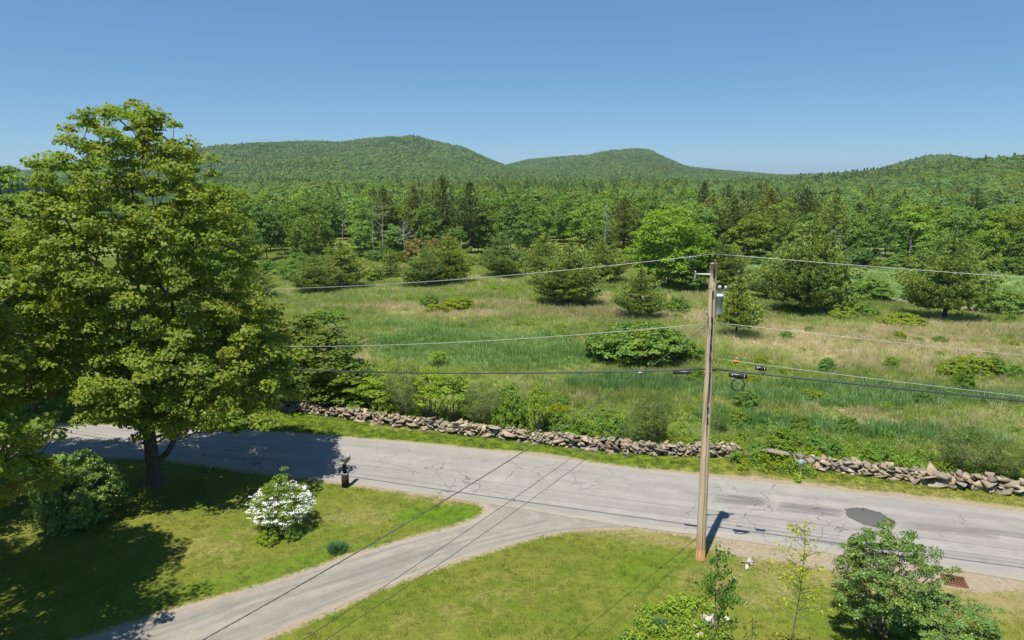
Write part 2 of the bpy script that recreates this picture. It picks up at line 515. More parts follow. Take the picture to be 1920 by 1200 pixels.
def pine_tree(name, seed, H, Rm, lmat, bmat, nwh=None, bl=.19, open_=.0, tufts=1.0, blades=11, skirt=.12, shape='broad', bw=.13, step=.26):
    rng = np.random.default_rng(seed)
    gt = Geo(); gc = Geo()
    gt.tube([(0, 0, 0), (.02 * H * rng.normal() * .3, .02, H * .5), (0, 0, H * .97)], [H * .022, H * .014, H * .002], 7)
    nwh = nwh or int(H / .62)
    PP = []; DD = []; rr0 = 1.
    for k in range(nwh):
        t = (k + rng.random() * .35) / nwh
        z = H * (skirt + (0.97 - skirt) * t ** .92)
        rr0 = rng.uniform(.78, 1.12) if rr0 > .98 else rng.uniform(.95, 1.2)
        if shape == 'broad': rr = Rm * (1 - t) ** .88 * (0.86 + .42 * sstep(0, .16, t)) * rr0
        elif shape == 'tall': rr = Rm * (1 - t ** 2.6) * (.5 + .5 * sstep(0, .3, t)) * rng.uniform(.5, 1.25)
        else: rr = Rm * (1 - t) ** .9 * rr0
        nb = int(6 + 2.5 * (1 - t)); a0 = rng.random() * 6.28
        for b in range(nb):
            if rng.random() < open_: continue
            a = a0 + b * 6.283 / nb + rng.normal() * .16
            L = max(.22, rr * rng.uniform(.8, 1.12)); rise = rng.uniform(.06, .22) + .62 * t
            n = max(3, int(L / step))
            f = np.linspace(0, 1, n + 1)
            x = np.cos(a) * L * f; y = np.sin(a) * L * f; zz = z + L * (rise * f ** 1.4 - .12 * np.sin(f * 3.14))
            P = np.stack([x, y, zz], 1)
            gt.tube(P[[0, n // 2, n]], [.012 * H * .35 * (1 - t) + .012, .012, .004], 3, cap=False)
            for q in range(1, n + 1):
                if f[q] < .15: continue
                wdt = .46 * L * math.sin(math.pi * min(1, f[q] * .72 + .12))
                m = max(1, int((2 * wdt / step + 1) * tufts))
                for _ in range(m):
                    off = rng.uniform(-1, 1) * wdt
                    p = P[q] + np.array([-math.sin(a) * off, math.cos(a) * off, rng.normal() * .03 - .10 * abs(off)]) + rng.normal(size=3) * .03
                    PP.append(p); DD.append((math.cos(a) * .8 - math.sin(a) * off * .8 / (wdt + .1), math.sin(a) * .8 + math.cos(a) * off * .8 / (wdt + .1), .55 + .4 * t))
    for q in range(6): PP.append((0, 0, H * (.94 + .01 * q))); DD.append((0, 0, 1))
    PP = np.array(PP); DD = unit(np.array(DD))
    n = len(PP) * blades
    D = unit(np.repeat(DD, blades, 0) + rng.normal(size=(n, 3)) * .5)
    S = np.repeat(PP, blades, 0)
    Lb = bl * rng.uniform(.7, 1.3, n)[:, None]
    side = unit(np.cross(D, rng.normal(size=(n, 3)))) * bl * bw
    V = np.stack([S - side, S + D * Lb - side * .35, S + D * Lb + side * .35, S + side], 1).reshape(-1, 3)
    rn = np.clip(np.repeat(rng.random(len(PP)), blades) * .6 + rng.random(n) * .4, 0, 1)
    gc.add(V, np.arange(4 * n).reshape(-1, 4), rn)
    return gt.mesh(name + '_trunk', [bmat], True), gc.mesh(name + '_crown', [lmat])

def snap(t): return (round(t * 7.3 - .8) + .8) / 7.3
def plant(kind, meshes, loc, label, cat, group=None, rz=0, scale=(1, 1, 1), tint=.5, parts=('trunk', 'crown')):
    o = empty(kind, loc, label, cat, group, rz)
    o.scale = scale
    for nm, me in zip(parts, meshes):
        c = put(nm, me, o); c['tint'] = float(tint)
    return o

# ------------------------------------------------------------------ ground, road, driveway, lawn
def catmull(P, step=.25):
    P = np.asarray(P, float); Q = np.vstack([2 * P[0] - P[1], P, 2 * P[-1] - P[-2]]); out = []
    for i in range(1, len(Q) - 2):
        a, b, c, d = Q[i - 1:i + 3]; n = max(2, int(np.linalg.norm(c - b) / step))
        for t in np.arange(n) / n:
            out.append(.5 * (2 * b + (c - a) * t + (2 * a - 5 * b + 4 * c - d) * t * t + (3 * b - a - 3 * c + d) * t ** 3))
    out.append(Q[-2]); return np.array(out)

def line_px(pts): return np.array([flat(x, y)[:2] for x, y in pts])
far_px = [(-700, 778), (-300, 784), (60, 793), (200, 798), (330, 802), (400, 805), (480, 809), (560, 813), (640, 819), (720, 826), (800, 833), (880, 841), (950, 849), (1000, 855),
          (1100, 867), (1200, 880), (1300, 891), (1400, 901), (1500, 911), (1600, 923), (1700, 935), (1800, 946), (1920, 961), (2300, 1010), (2700, 1070)]
near_px = [(-700, 830), (-300, 842), (60, 853), (200, 857), (300, 862), (390, 872), (500, 888), (600, 900), (660, 908), (760, 922), (830, 932), (900, 943), (1000, 958), (1100, 975), (1200, 990),
           (1300, 1003), (1400, 1016), (1500, 1031), (1600, 1045), (1700, 1058), (1800, 1072), (1920, 1090), (2300, 1155), (2700, 1235)]
FAR = catmull(line_px(far_px), .5); NEAR = catmull(line_px(near_px), .5)
def resample(P, n):
    s = np.concatenate([[0], np.cumsum(np.linalg.norm(np.diff(P, axis=0), axis=1))])
    u = np.linspace(0, s[-1], n); return np.stack([np.interp(u, s, P[:, k]) for k in range(2)], 1), s[-1]

def seg_dist(X, Y, P):
    d = np.full(X.shape, 1e9)
    for a, b in zip(P[:-1], P[1:]):
        e = b - a; t = np.clip(((X - a[0]) * e[0] + (Y - a[1]) * e[1]) / (e @ e + 1e-12), 0, 1)
        d = np.minimum(d, np.hypot(X - a[0] - t * e[0], Y - a[1] - t * e[1]))
    return d
def inside(X, Y, P):
    c = np.zeros(X.shape, bool); Q = np.roll(P, -1, 0)
    for (x1, y1), (x2, y2) in zip(P, Q):
        k = ((y1 > Y) != (y2 > Y)) & (X < (x2 - x1) * (Y - y1) / (y2 - y1 + 1e-12) + x1)
        c ^= k
    return c
def ypoly(P, X):
    o = np.argsort(P[:, 0]); return np.interp(X, P[o, 0], P[o, 1])

drvL_px = [(897, 941), (912, 955), (905, 966), (880, 978), (840, 992), (760, 1013), (660, 1043), (560, 1077), (460, 1108), (340, 1140), (255, 1168), (150, 1200), (-60, 1275), (-700, 1560)]
drvR_px = [(1290, 1000), (1240, 992), (1170, 989), (1080, 993), (1000, 1008), (900, 1037), (800, 1070), (700, 1108), (600, 1152), (480, 1203), (260, 1300), (-200, 1560)]
DL = catmull(line_px(drvL_px), .3); DR = catmull(line_px(drvR_px), .3)
DRIVE = np.vstack([DL, DR[::-1]])

WALL_A = catmull(line_px([(520, 770), (565, 774), (640, 786), (720, 798), (800, 808), (870, 818), (960, 827), (1040, 838), (1110, 846), (1200, 854), (1300, 859), (1388, 860)]) + np.array([0, .45]), .3)
WALL_B = catmull(line_px([(1506, 884), (1560, 887), (1600, 891), (1700, 905), (1800, 918), (1920, 931), (2100, 955), (2300, 985)]) + np.array([0, .45]), .3)

# masks in metres on the ground
def blob(X, Y, c, rx, ry, rot=0, soft=.35, s=0, wob=.5):
    dx = X - c[0]; dy = Y - c[1]; ca, sa = math.cos(rot), math.sin(rot)
    u = (dx * ca + dy * sa) / rx; v = (-dx * sa + dy * ca) / ry
    d = np.hypot(u, v) + wob * (fbm(X / 3.5, Y / 3.5, 40 + s, 4) - .5)
    return 1 - sstep(1 - soft, 1 + soft, d)
def wpx(x, y): return hit(x, y)[:2]

C_LUSH = wpx(880, 645); C_LUSH2 = wpx(700, 612)
def m_lush(X, Y):
    m = blob(X, Y, (C_LUSH[0] + 1.2, C_LUSH[1] - 1.0), 9.2, 7.2, -.12, .12, 1, .35)
    return np.maximum(m, .6 * blob(X, Y, C_LUSH2, 9, 1.6, 0, .5, 2))
FW = np.array([wpx(x, y) for x, y in [(1330, 548), (1400, 550), (1480, 556), (1560, 556), (1610, 560), (1660, 566), (1700, 571), (1760, 579), (1820, 587), (1880, 592), (1960, 600)]])
def m_hay(X, Y):
    yb = np.interp(X, FW[:, 0], FW[:, 1])
    az = np.arctan2(X, Y)
    return sstep(.0, 2.5, Y - yb + (fbm(X / 5, Y / 5, 99, 3) - .5) * 2) * sstep(.27, .30, az + .02 * (fbm(X / 8, Y / 8, 98, 2) - .5))
TAN = [(wpx(1700, 650), 20, 5.5, -.2), (wpx(1560, 620), 10, 4, 0), (wpx(1850, 620), 12, 5, 0), (wpx(660, 655), 6.0, 4.0, 0), (wpx(1230, 590), 9, 5, 0), (wpx(1090, 590), 8, 4, .1),
       (wpx(880, 590), 9, 2.2, 0), (wpx(1180, 560), 8, 3, 0), (wpx(1330, 600), 7, 4, 0), (wpx(1650, 690), 8, 2.5, -.3), (wpx(740, 505), 7, 4, 0), (wpx(720, 575), 7, 1.6, 0),
       (wpx(1590, 770), 2.6, 1.0, -.4), (wpx(1655, 795), 2.4, .9, -.3), (wpx(1850, 730), 3, 1, 0), (wpx(1130, 745), 2.2, .35, .3), (wpx(880, 525), 5, 1.5, 0), (wpx(960, 572), 7, 2, 0)]
def m_dry(X, Y):
    m = np.zeros_like(X)
    for i, (c, a, b, r_) in enumerate(TAN): m = np.maximum(m, blob(X, Y, c, a, b, r_, .45, 3 + i, .9))
    return m * (1 - m_lush(X, Y)) * (1 - m_hay(X, Y))
C_BG = [(wpx(1500, 745), 7, 1.7, -.2), (wpx(1640, 810), 6, 1.3, -.25), (wpx(1700, 740), 7, 1.4, -.2), (wpx(1180, 720), 5, 1.6, 0), (wpx(1400, 790), 2.5, 1.4, 0)]
def m_blue(X, Y):
    m = np.zeros_like(X)
    for i, (c, a, b, r_) in enumerate(C_BG): m = np.maximum(m, blob(X, Y, c, a, b, r_, .4, 23 + i, .7))
    return m

def wall_y(X):
    return np.where(X < WALL_A[-1, 0], ypoly(WALL_A, X), np.where(X > WALL_B[0, 0], ypoly(WALL_B, X), np.interp(X, [WALL_A[-1, 0], WALL_B[0, 0]], [WALL_A[-1, 1], WALL_B[0, 1]])))

# --- big ground sheet, out to the foot of the hills; hills beyond
def polar(name, r_list, azs, fn, mat, wrap=False, extra=True):
    Rr, Az = np.meshgrid(r_list, azs, indexing='ij')
    X = Rr * np.sin(Az); Y = Rr * np.cos(Az)
    Z = fn(X, Y)
    n, m = X.shape
    i = np.arange(n - 1)[:, None]; j = np.arange(m if wrap else m - 1)[None]
    j2 = (j + 1) % m
    F = np.stack([i * m + j, (i + 1) * m + j, (i + 1) * m + j2, i * m + j2], -1).reshape(-1, 4)[:, ::-1]
    x = X.ravel(); y = Y.ravel()
    at = {}
    if extra: at = {'hay': m_hay(x, y), 'dry': m_dry(x, y), 'lush': m_lush(x, y), 'blue': m_blue(x, y)}
    o = put(name, mesh_from(name, np.stack([x, y, Z.ravel()], 1), [F], [mat], pattr=at, smooth=True))
    return tag(o, kind='structure')

def ground_mat():
    m = M('meadow_ground')
    p = m.geo_pos()
    n1 = m.noise(.35, 5, .6, p); n2 = m.noise(3.2, 4, .65, p)
    c = m.mix(m.rng(n1, .35, .65), (.12, .165, .032), (.17, .195, .046))
    c = m.mix(m.attr('lush'), c, (.09, .19, .036))
    c = m.mix(m.attr('blue'), c, (.06, .11, .035))
    c = m.mix(m.attr('hay'), c, (.20, .29, .095))
    c = m.mix(m.math('MULTIPLY', m.attr('dry'), .7), c, (.33, .27, .155))
    c = m.mix(1., c, m.ramp(n2, [(.3, (.7,) * 3), (.7, (1.3,) * 3)]), 'MULTIPLY')
    m.pbr(c, .95, .1, 0, m.bump(n2, .6, .15))
    return m.m
GMAT = ground_mat()
rl = [0.5]
while rl[-1] < 298: rl.append(rl[-1] * (1.03 if rl[-1] < 25 else 1.016))
rl[-1] = 300.0
azf = np.concatenate([np.linspace(-55, 55, 300), np.linspace(58, 302, 70)])
polar('ground', np.array(rl), np.radians(azf), lambda X, Y: np.where(np.hypot(X, Y) < 1, 0, terrain(X, Y)) - .012, GMAT, wrap=True)

def hill_mat():
    m = M('wooded_hill_floor')
    n = m.noise(.02, 4, .6, m.geo_pos())
    c = m.mix(m.rng(n, .35, .65), (.025, .050, .016), (.045, .075, .022))
    m.pbr(c, .95, .05); return m.m
rh = [300.0]
while rh[-1] < 9000: rh.append(rh[-1] * 1.03)
polar('hills', np.array(rh), np.radians(np.concatenate([np.linspace(-50, 50, 420), np.linspace(54, 306, 60)])), terrain, hill_mat(), wrap=True, extra=False)

# --- near sheets: lawn (camera side of the road) and grass verge (between road and stone wall)
def near_mat(name, verge=False):
    m = M(name)
    p = m.geo_pos()
    g = m.attr('grass'); dry = m.attr('dry'); lush = m.attr('lush')
    nf = m.noise(6.5, 5, .7, p); nm = m.noise(1.3, 4, .6, p); nl = m.noise(.22, 3, .5, p); nff = m.noise(38, 2, .6, p)
    if verge:
        a, b, d_ = (.135, .170, .014), (.185, .200, .022), (.27, .225, .10)
    else:
        a, b, d_ = (.100, .138, .014), (.150, .165, .026), (.24, .20, .085)
    c = m.mix(m.rng(nm, .36, .64), a, b)
    c = m.mix(m.rng(nl, .45, .62, 0, .55), c, (.20, .19, .040))
    c = m.mix(lush, c, (.085, .165, .010))
    dd = m.math('ADD', dry, m.rng(m.math('MULTIPLY', nf, nm), .16, .40, -.28, .26))
    c = m.mix(m.rng(dd, .25, .85, 0, 1), c, d_)
    c = m.mix(m.math('MULTIPLY', m.attr('stripe'), .45), c, (.095, .125, .010))
    c = m.mix(1., c, m.ramp(nff, [(.28, (.72,) * 3), (.72, (1.28,) * 3)]), 'MULTIPLY')
    c = m.mix(1., c, m.ramp(nf, [(.28, (.78,) * 3), (.72, (1.22,) * 3)]), 'MULTIPLY')
    dirt = m.mix(m.rng(nf, .35, .65), (.33, .27, .19), (.24, .20, .145))
    dirt = m.mix(1., dirt, m.ramp(nff, [(.3, (.75,) * 3), (.7, (1.25,) * 3)]), 'MULTIPLY')
    k = m.math('ADD', g, m.math('MULTIPLY', m.math('SUBTRACT', nf, .5), .9))
    k = m.math('SUBTRACT', k, m.math('MULTIPLY', m.attr('bare'), 1.2))
    c = m.mix(m.rng(k, -.03, .16, 0, 1), dirt, c)
    h = m.math('ADD', m.math('MULTIPLY', nff, .5), nf)
    m.pbr(c, .93, .12, 0, m.bump(h, .7, .05))
    return m.m

def near_sheet(name, x0, x1, y0, y1, step, keep, attrs, mat, z=.0):
    xs = np.arange(x0, x1 + step, step); ys = np.arange(y0, y1 + step, step)
    X, Y = np.meshgrid(xs, ys, indexing='ij'); n, m = X.shape
    cx = (X[:-1, :-1] + step / 2); cy = (Y[:-1, :-1] + step / 2)
    k = keep(cx, cy)
    i, j = np.nonzero(k); F = np.stack([i * m + j, (i + 1) * m + j, (i + 1) * m + j + 1, i * m + j + 1], -1)
    used, inv = np.unique(F.ravel(), return_inverse=True)
    x = X.ravel()[used]; y = Y.ravel()[used]
    o = put(name, mesh_from(name, np.stack([x, y, np.full(len(x), z) + .015 * (fbm(x * .8, y * .8, 3, 3) - .5) * 0], 1), [inv.reshape(-1, 4)], [mat], pattr=attrs(x, y)))
    return tag(o, kind='structure')

def lawn_attr(x, y):
    road = ypoly(NEAR, x) - y                 # + on the lawn side
    dr = seg_dist(x, y, DRIVE) * np.where(inside(x, y, DRIVE), -1, 1)
    dr = np.where(y > ypoly(NEAR, x) - .3, dr, dr)
    east = sstep(6.2, 8, x - (y - 22) * .2)
    g = np.minimum(road - .12 - east * .35 * fbm(x * .5, y * .5, 77, 2), dr - .10)
    dry = east * (1 - sstep(.3, 3.2, road)) * 1.0
    dry = np.maximum(dry, .85 * blob(x, y, flat(1220, 1010)[:2], 3.2, .5, -.25, .5, 91))
    dry = np.maximum(dry, .55 * blob(x, y, flat(1400, 1080)[:2], 3.2, 2.0, 0, .6, 92))
    dry = np.maximum(dry, .50 * blob(x, y, flat(420, 1020)[:2], 2.4, 1.4, .5, .7, 93))
    dry = np.maximum(dry, .55 * blob(x, y, flat(670, 970)[:2], 2.0, .8, 0, .7, 94))
    dry = np.maximum(dry, .6 * blob(x, y, flat(790, 935)[:2], 2.2, .35, -.3, .7, 95))
    dry = np.maximum(dry, .45 * blob(x, y, flat(900, 1130)[:2], 3.0, .8, .4, .7, 96))
    dry = np.maximum(dry, .9 * blob(x, y, flat(1700, 1100)[:2], 4.5, 1.2, -.3, .5, 97))
    dry = np.maximum(dry, .4 * blob(x, y, flat(40, 960)[:2], 3, 2, 0, .7, 98))
    lush = .8 * blob(x, y, flat(830, 965)[:2], 2.3, .8, 0, .5, 61)
    lush = np.maximum(lush, .5 * blob(x, y, flat(560, 1060)[:2], 4.0, .6, .45, .5, 62))
    lush = np.maximum(lush, .45 * blob(x, y, flat(1230, 1070)[:2], 2.0, 1.2, .7, .6, 63))
    lush = np.maximum(lush, .30 * blob(x, y, flat(1480, 1130)[:2], 2.0, 1.6, 0, .6, 64))
    # mower passes curving round the east lawn
    c = flat(1010, 1290)[:2]
    rr = np.hypot((x - c[0]) * .8, y - c[1]) + .35 * fbm(x * .3, y * .3, 55, 2)
    inE = sstep(0, .6, x - np.interp(y, DR[::-1, 1], DR[::-1, 0])) * (1 - east)
    st = (np.sin(rr * 6.28 / 1.15) * .5 + .5) ** 2 * inE * .7 * (.4 + 1.2 * fbm(x * .35, y * .35, 56, 2))
    ruts = np.zeros_like(x)
    for off in (0, 1.5):
        P = catmull(line_px([(1150 + off * 30, 1215), (1230 + off * 25, 1150), (1290 + off * 22, 1095), (1320 + off * 20, 1060)]), .3)
        ruts = np.maximum(ruts, np.exp(-(seg_dist(x, y, P) / .3) ** 2))
    st = np.maximum(st, ruts * .35)
    bare = 1.0 * blob(x, y, flat(1815, 1090)[:2], 1.3, .9, 0, .4, 71)
    bare = np.maximum(bare, .9 * blob(x, y, flat(1300, 1052)[:2], .45, .3, 0, .5, 72))
    bare = np.maximum(bare, .6 * blob(x, y, flat(1525, 1107)[:2], .5, .3, 0, .5, 73))
    bare = np.maximum(bare, .8 * blob(x, y, flat(1215, 1175)[:2], 1.5, .5, .5, .4, 74))
    bare = np.maximum(bare, .5 * blob(x, y, flat(665, 1044)[:2], .6, .25, .4, .5, 75))
    bare = np.maximum(bare, .45 * blob(x, y, flat(120, 988)[:2], .8, .4, .2, .5, 76))
    bare = np.maximum(bare, .7 * sstep(0, .1, east) * blob(x, y, flat(1560, 1062)[:2], 6, .45, -.27, .5, 79))
    return {'grass': np.clip(g, -2, 3), 'dry': dry, 'lush': lush, 'stripe': st, 'bare': bare}

def verge_attr(x, y):
    g = y - ypoly(FAR, x) - .10
    e = sstep(2.5, 12, x)
    g = g - e * .55 * fbm(x * .45, y * .9, 66, 3) - .35 * blob(x, y, flat(1000, 853)[:2], 2.0, .5, -.2, .5, 81)
    dry = np.clip(.5 * e * (1 - sstep(.2, 1.6, g)) + .10 * e, 0, 1)
    dry = np.maximum(dry, .5 * (1 - sstep(0, .35, g)))
    dry = np.maximum(dry, .8 * blob(x, y, flat(790, 806)[:2], 2.6, .28, -.12, .6, 82))
    return {'grass': np.clip(g, -2, 3), 'dry': dry, 'lush': .55 * (1 - e), 'stripe': x * 0, 'bare': x * 0}

MID = lambda X: (ypoly(NEAR, X) + ypoly(FAR, X)) / 2
near_sheet('lawn', -34, 26, 5, 36, .16, lambda X, Y: (Y < MID(X)), lawn_attr, near_mat('lawn_grass_and_soil'))
near_sheet('grass_verge', -34, 26, 14, 42, .16, lambda X, Y: (Y > MID(X)) & (Y < wall_y(X) + .35), verge_attr, near_mat('verge_grass_and_sand', True))

# --- road strip with u along, v across
def strip(name, A, B, n, k, z, mat, jag=.05, kind='structure', seed=0, crown=0.0):
    a, L = resample(A, n); b, _ = resample(B, n)
    t = np.linspace(0, 1, k)
    P = a[:, None, :] * (1 - t)[None, :, None] + b[:, None, :] * t[None, :, None]
    u = np.linspace(0, L, n)
    for side, q in ((0, -1), (k - 1, 1)):
        d = unit(b - a) * q
        P[:, side] += d * ((fbm(u * 1.7, u * 0 + seed + side, 12, 4) - .5) * jag * 4)[:, None]
    W = np.linalg.norm(b - a, axis=1)
    V = np.concatenate([P.reshape(-1, 2), (z + crown * 4 * t * (1 - t))[None].repeat(n, 0).reshape(-1, 1)], 1)
    i = np.arange(n - 1)[:, None]; j = np.arange(k - 1)[None]
    F = np.stack([i * k + j, i * k + j + 1, (i + 1) * k + j + 1, (i + 1) * k + j], -1).reshape(-1, 4)
    me = mesh_from(name, V, [F], [mat], pattr={'along': u[:, None].repeat(k, 1).ravel(), 'across': (t[None] * W[:, None]).ravel(), 'edge': (np.minimum(t, 1 - t)[None] * W[:, None]).ravel()})
    o = put(name, me); return tag(o, kind=kind), P

def road_mat():
    m = M('worn_asphalt')
    p = m.geo_pos()
    al = m.attr('along'); ac = m.attr('across')
    cmb = m.n.new('ShaderNodeCombineXYZ'); m.l.new(al, cmb.inputs[0]); m.l.new(ac, cmb.inputs[1])
    uv = cmb.outputs[0]
    fine = m.noise(60, 3, .75, p); med = m.noise(1.1, 5, .6, p)
    st = m.noise(1., 4, .6, m.mapping(uv, (.12, 1.6, 1)))
    c = m.mix(m.rng(med, .3, .7), (.240, .227, .205), (.305, .289, .262))
    c = m.mix(m.rng(st, .40, .66, 0, .55), c, (.205, .195, .178))
    c = m.mix(1., c, m.ramp(fine, [(.25, (.74,) * 3), (.75, (1.28,) * 3)]), 'MULTIPLY')
    for v0 in (1.05, 2.35, 3.75, 5.0):                # tyre tracks, polished a little darker
        d = m.math('DIVIDE', m.math('SUBTRACT', m.math('ADD', ac, m.math('MULTIPLY', med, .3)), v0 + .15), .38)
        c = m.mix(m.math('MULTIPLY', m.math('SUBTRACT', 1., m.math('MULTIPLY', d, d), True), m.rng(st, .3, .6, .1, .38)), c, (.20, .19, .172))
    # dark worn streaks in the far lane
    for (u0, w, v0, vw, s_) in SKIDS:
        fu = m.math('SUBTRACT', 1., m.math('POWER', m.math('ABSOLUTE', m.math('DIVIDE', m.math('SUBTRACT', al, u0), w)), 2.5), True)
        fv = m.math('SUBTRACT', 1., m.math('POWER', m.math('ABSOLUTE', m.math('DIVIDE', m.math('SUBTRACT', ac, v0), vw)), 2.0), True)
        sn = m.noise(1., 3, .7, m.mapping(uv, (.35, 9, 1)))
        f = m.math('MULTIPLY', m.math('MULTIPLY', m.math('POWER', fu, .4), m.math('POWER', fv, .5)), m.rng(sn, .36, .56, s_ * .25, min(1, s_ * 1.5)))
        c = m.mix(f, c, (.11, .105, .10))
    # cracks: long seams, wandering cracks and alligator patches
    wob = m.noise(1.4, 4, .6, p)
    for v0, wdt, s_ in ((1.25, .008, .55), (2.7, .010, .7), (4.15, .008, .5), (5.2, .007, .45)):
        d = m.math('ABSOLUTE', m.math('ADD', m.math('SUBTRACT', ac, v0), m.math('MULTIPLY', m.math('SUBTRACT', wob, .5), .42)))
        gate = m.rng(m.noise(.22, 3, .6, m.mapping(p, (1, 1, 1)), v0), .46, .54)
        c = m.mix(m.math('MULTIPLY', m.math('MULTIPLY', m.rng(d, wdt, wdt * 3, 1, 0), gate), s_), c, (.11, .103, .093))
    for sc, w_, gs, g0, s_ in ((.42, .010, .13, .50, .75), (1.1, .013, .10, .57, .6), (.24, .007, .3, .42, .6)):
        vo = m.n.new('ShaderNodeTexVoronoi'); vo.feature = 'DISTANCE_TO_EDGE'; vo.inputs['Scale'].default_value = sc
        wv = m.n.new('ShaderNodeVectorMath'); wv.operation = 'ADD'
        wn_ = m.n.new('ShaderNodeTexNoise'); wn_.inputs['Scale'].default_value = 1.3; wn_.inputs['Detail'].default_value = 5; m.l.new(uv, wn_.inputs[0])
        ws = m.n.new('ShaderNodeVectorMath'); ws.operation = 'SCALE'; m.l.new(wn_.outputs['Color'], ws.inputs[0]); ws.inputs['Scale'].default_value = .8
        m.l.new(uv, wv.inputs[0]); m.l.new(ws.outputs[0], wv.inputs[1]); m.l.new(wv.outputs[0], vo.inputs['Vector'])
        gate = m.rng(m.noise(gs, 3, .6, p), g0, g0 + .06)
        k = m.math('MULTIPLY', m.rng(vo.outputs['Distance'], w_ * sc * .6, w_ * sc * 1.9, 1, 0), gate)
        c = m.mix(m.math('MULTIPLY', k, s_), c, (.06, .055, .05))
    ed = m.attr('edge')
    dust = m.math('ADD', ed, m.math('MULTIPLY', m.math('SUBTRACT', m.noise(2.2, 5, .65, p), .5), .9))
    c = m.mix(m.rng(dust, .0, .42, .75, 0), c, (.30, .26, .20))
    m.pbr(c, .88, .25, 0, m.bump(fine, .35, .01))
    return m.m

n_road = 700
ra, RL = resample(FAR, n_road); rb, _ = resample(NEAR, n_road)
def road_uv(px, py):
    q = flat(px, py)[:2]
    mid = (ra + rb) / 2; i = int(np.argmin(np.linalg.norm(mid - q, axis=1)))
    return RL * i / (n_road - 1), float(np.linalg.norm(rb[i] - ra[i]) * np.clip(np.dot(q - ra[i], rb[i] - ra[i]) / np.dot(rb[i] - ra[i], rb[i] - ra[i]), 0, 1))
SKIDS = []
for (x, y, w, vw, s_) in ((1378, 937, 1.1, .5, .75), (1510, 955, 1.3, .5, .6), (1770, 992, 1.8, .45, .45), (1880, 1000, 1.6, .3, .4), (1300, 925, .9, .2, .3), (1590, 1030, 1.0, .25, .2)):
    u, v = road_uv(x, y); SKIDS.append((u, w, v, vw, s_))
road, _ = strip('road', FAR, NEAR, n_road, 15, .012, road_mat(), .05, crown=.03)

# new dark asphalt patch laid in the worn road
g = Geo()
pc = catmull(line_px([(1581, 957), (1600, 953), (1626, 955), (1648, 962), (1666, 970), (1680, 984), (1670, 994), (1640, 992), (1614, 985), (1597, 976), (1585, 967), (1581, 957)]), .08)[:-1]
pc = pc + (np.stack([fbm(pc[:, 0] * 6, pc[:, 1] * 6, 4, 3), fbm(pc[:, 0] * 6, pc[:, 1] * 6, 8, 3)], 1) - .5) * .26
cc = pc.mean(0); n = len(pc)
V = np.vstack([np.c_[pc, np.full(n, .024)], np.c_[cc + (pc - cc) * .93, np.full(n, .050)], [[cc[0], cc[1], .052]]])
i = np.arange(n); i2 = (i + 1) % n
g.add(V, np.stack([i, i2, n + i2, n + i], 1)); g2 = np.stack([n + i, n + i2, np.full(n, 2 * n)], 1)
g.F.setdefault(3, []).append(g2); g.A.setdefault(3, []).append(np.full(n, .5))
mp = M('fresh_asphalt'); fn_ = mp.noise(70, 3, .7, mp.geo_pos())
mp.pbr(mp.mix(1., (.090, .088, .084), mp.ramp(fn_, [(.25, (.7,) * 3), (.75, (1.35,) * 3)]), 'MULTIPLY'), .85, .3, 0, mp.bump(fn_, .5, .01))
g.build('asphalt_patch', mp.m, road)

def drive_mat():
    m = M('packed_gravel')
    p = m.geo_pos(); al = m.attr('along'); ac = m.attr('across')
    cmb = m.n.new('ShaderNodeCombineXYZ'); m.l.new(al, cmb.inputs[0]); m.l.new(ac, cmb.inputs[1])
    fine = m.noise(45, 3, .75, p); med = m.noise(1.6, 5, .65, p)
    st = m.noise(1., 4, .6, m.mapping(cmb.outputs[0], (.16, 1.1, 1)), .5)
    c = m.mix(m.rng(med, .32, .68), (.225, .205, .178), (.300, .272, .232))
    c = m.mix(m.rng(st, .40, .64, 0, .75), c, (.150, .148, .134))
    gr = m.noise(.9, 3, .6, p)
    c = m.mix(m.rng(gr, .58, .70, 0, .35), c, (.24, .215, .165))
    c = m.mix(1., c, m.ramp(fine, [(.25, (.70,) * 3), (.75, (1.32,) * 3)]), 'MULTIPLY')
    ed = m.math('ADD', m.attr('edge'), m.math('MULTIPLY', m.math('SUBTRACT', m.noise(2.5, 5, .65, p), .5), .9))
    c = m.mix(m.rng(ed, .0, .5, .85, 0), c, (.31, .265, .205))
    m.pbr(c, .92, .15, 0, m.bump(fine, .5, .02)); return m.m
DLx = np.vstack([flat(905, 928)[:2], DL]); DRx = np.vstack([flat(1300, 988)[:2], DR])
strip('driveway', DLx, DRx, 240, 15, .006, drive_mat(), .07, seed=3)

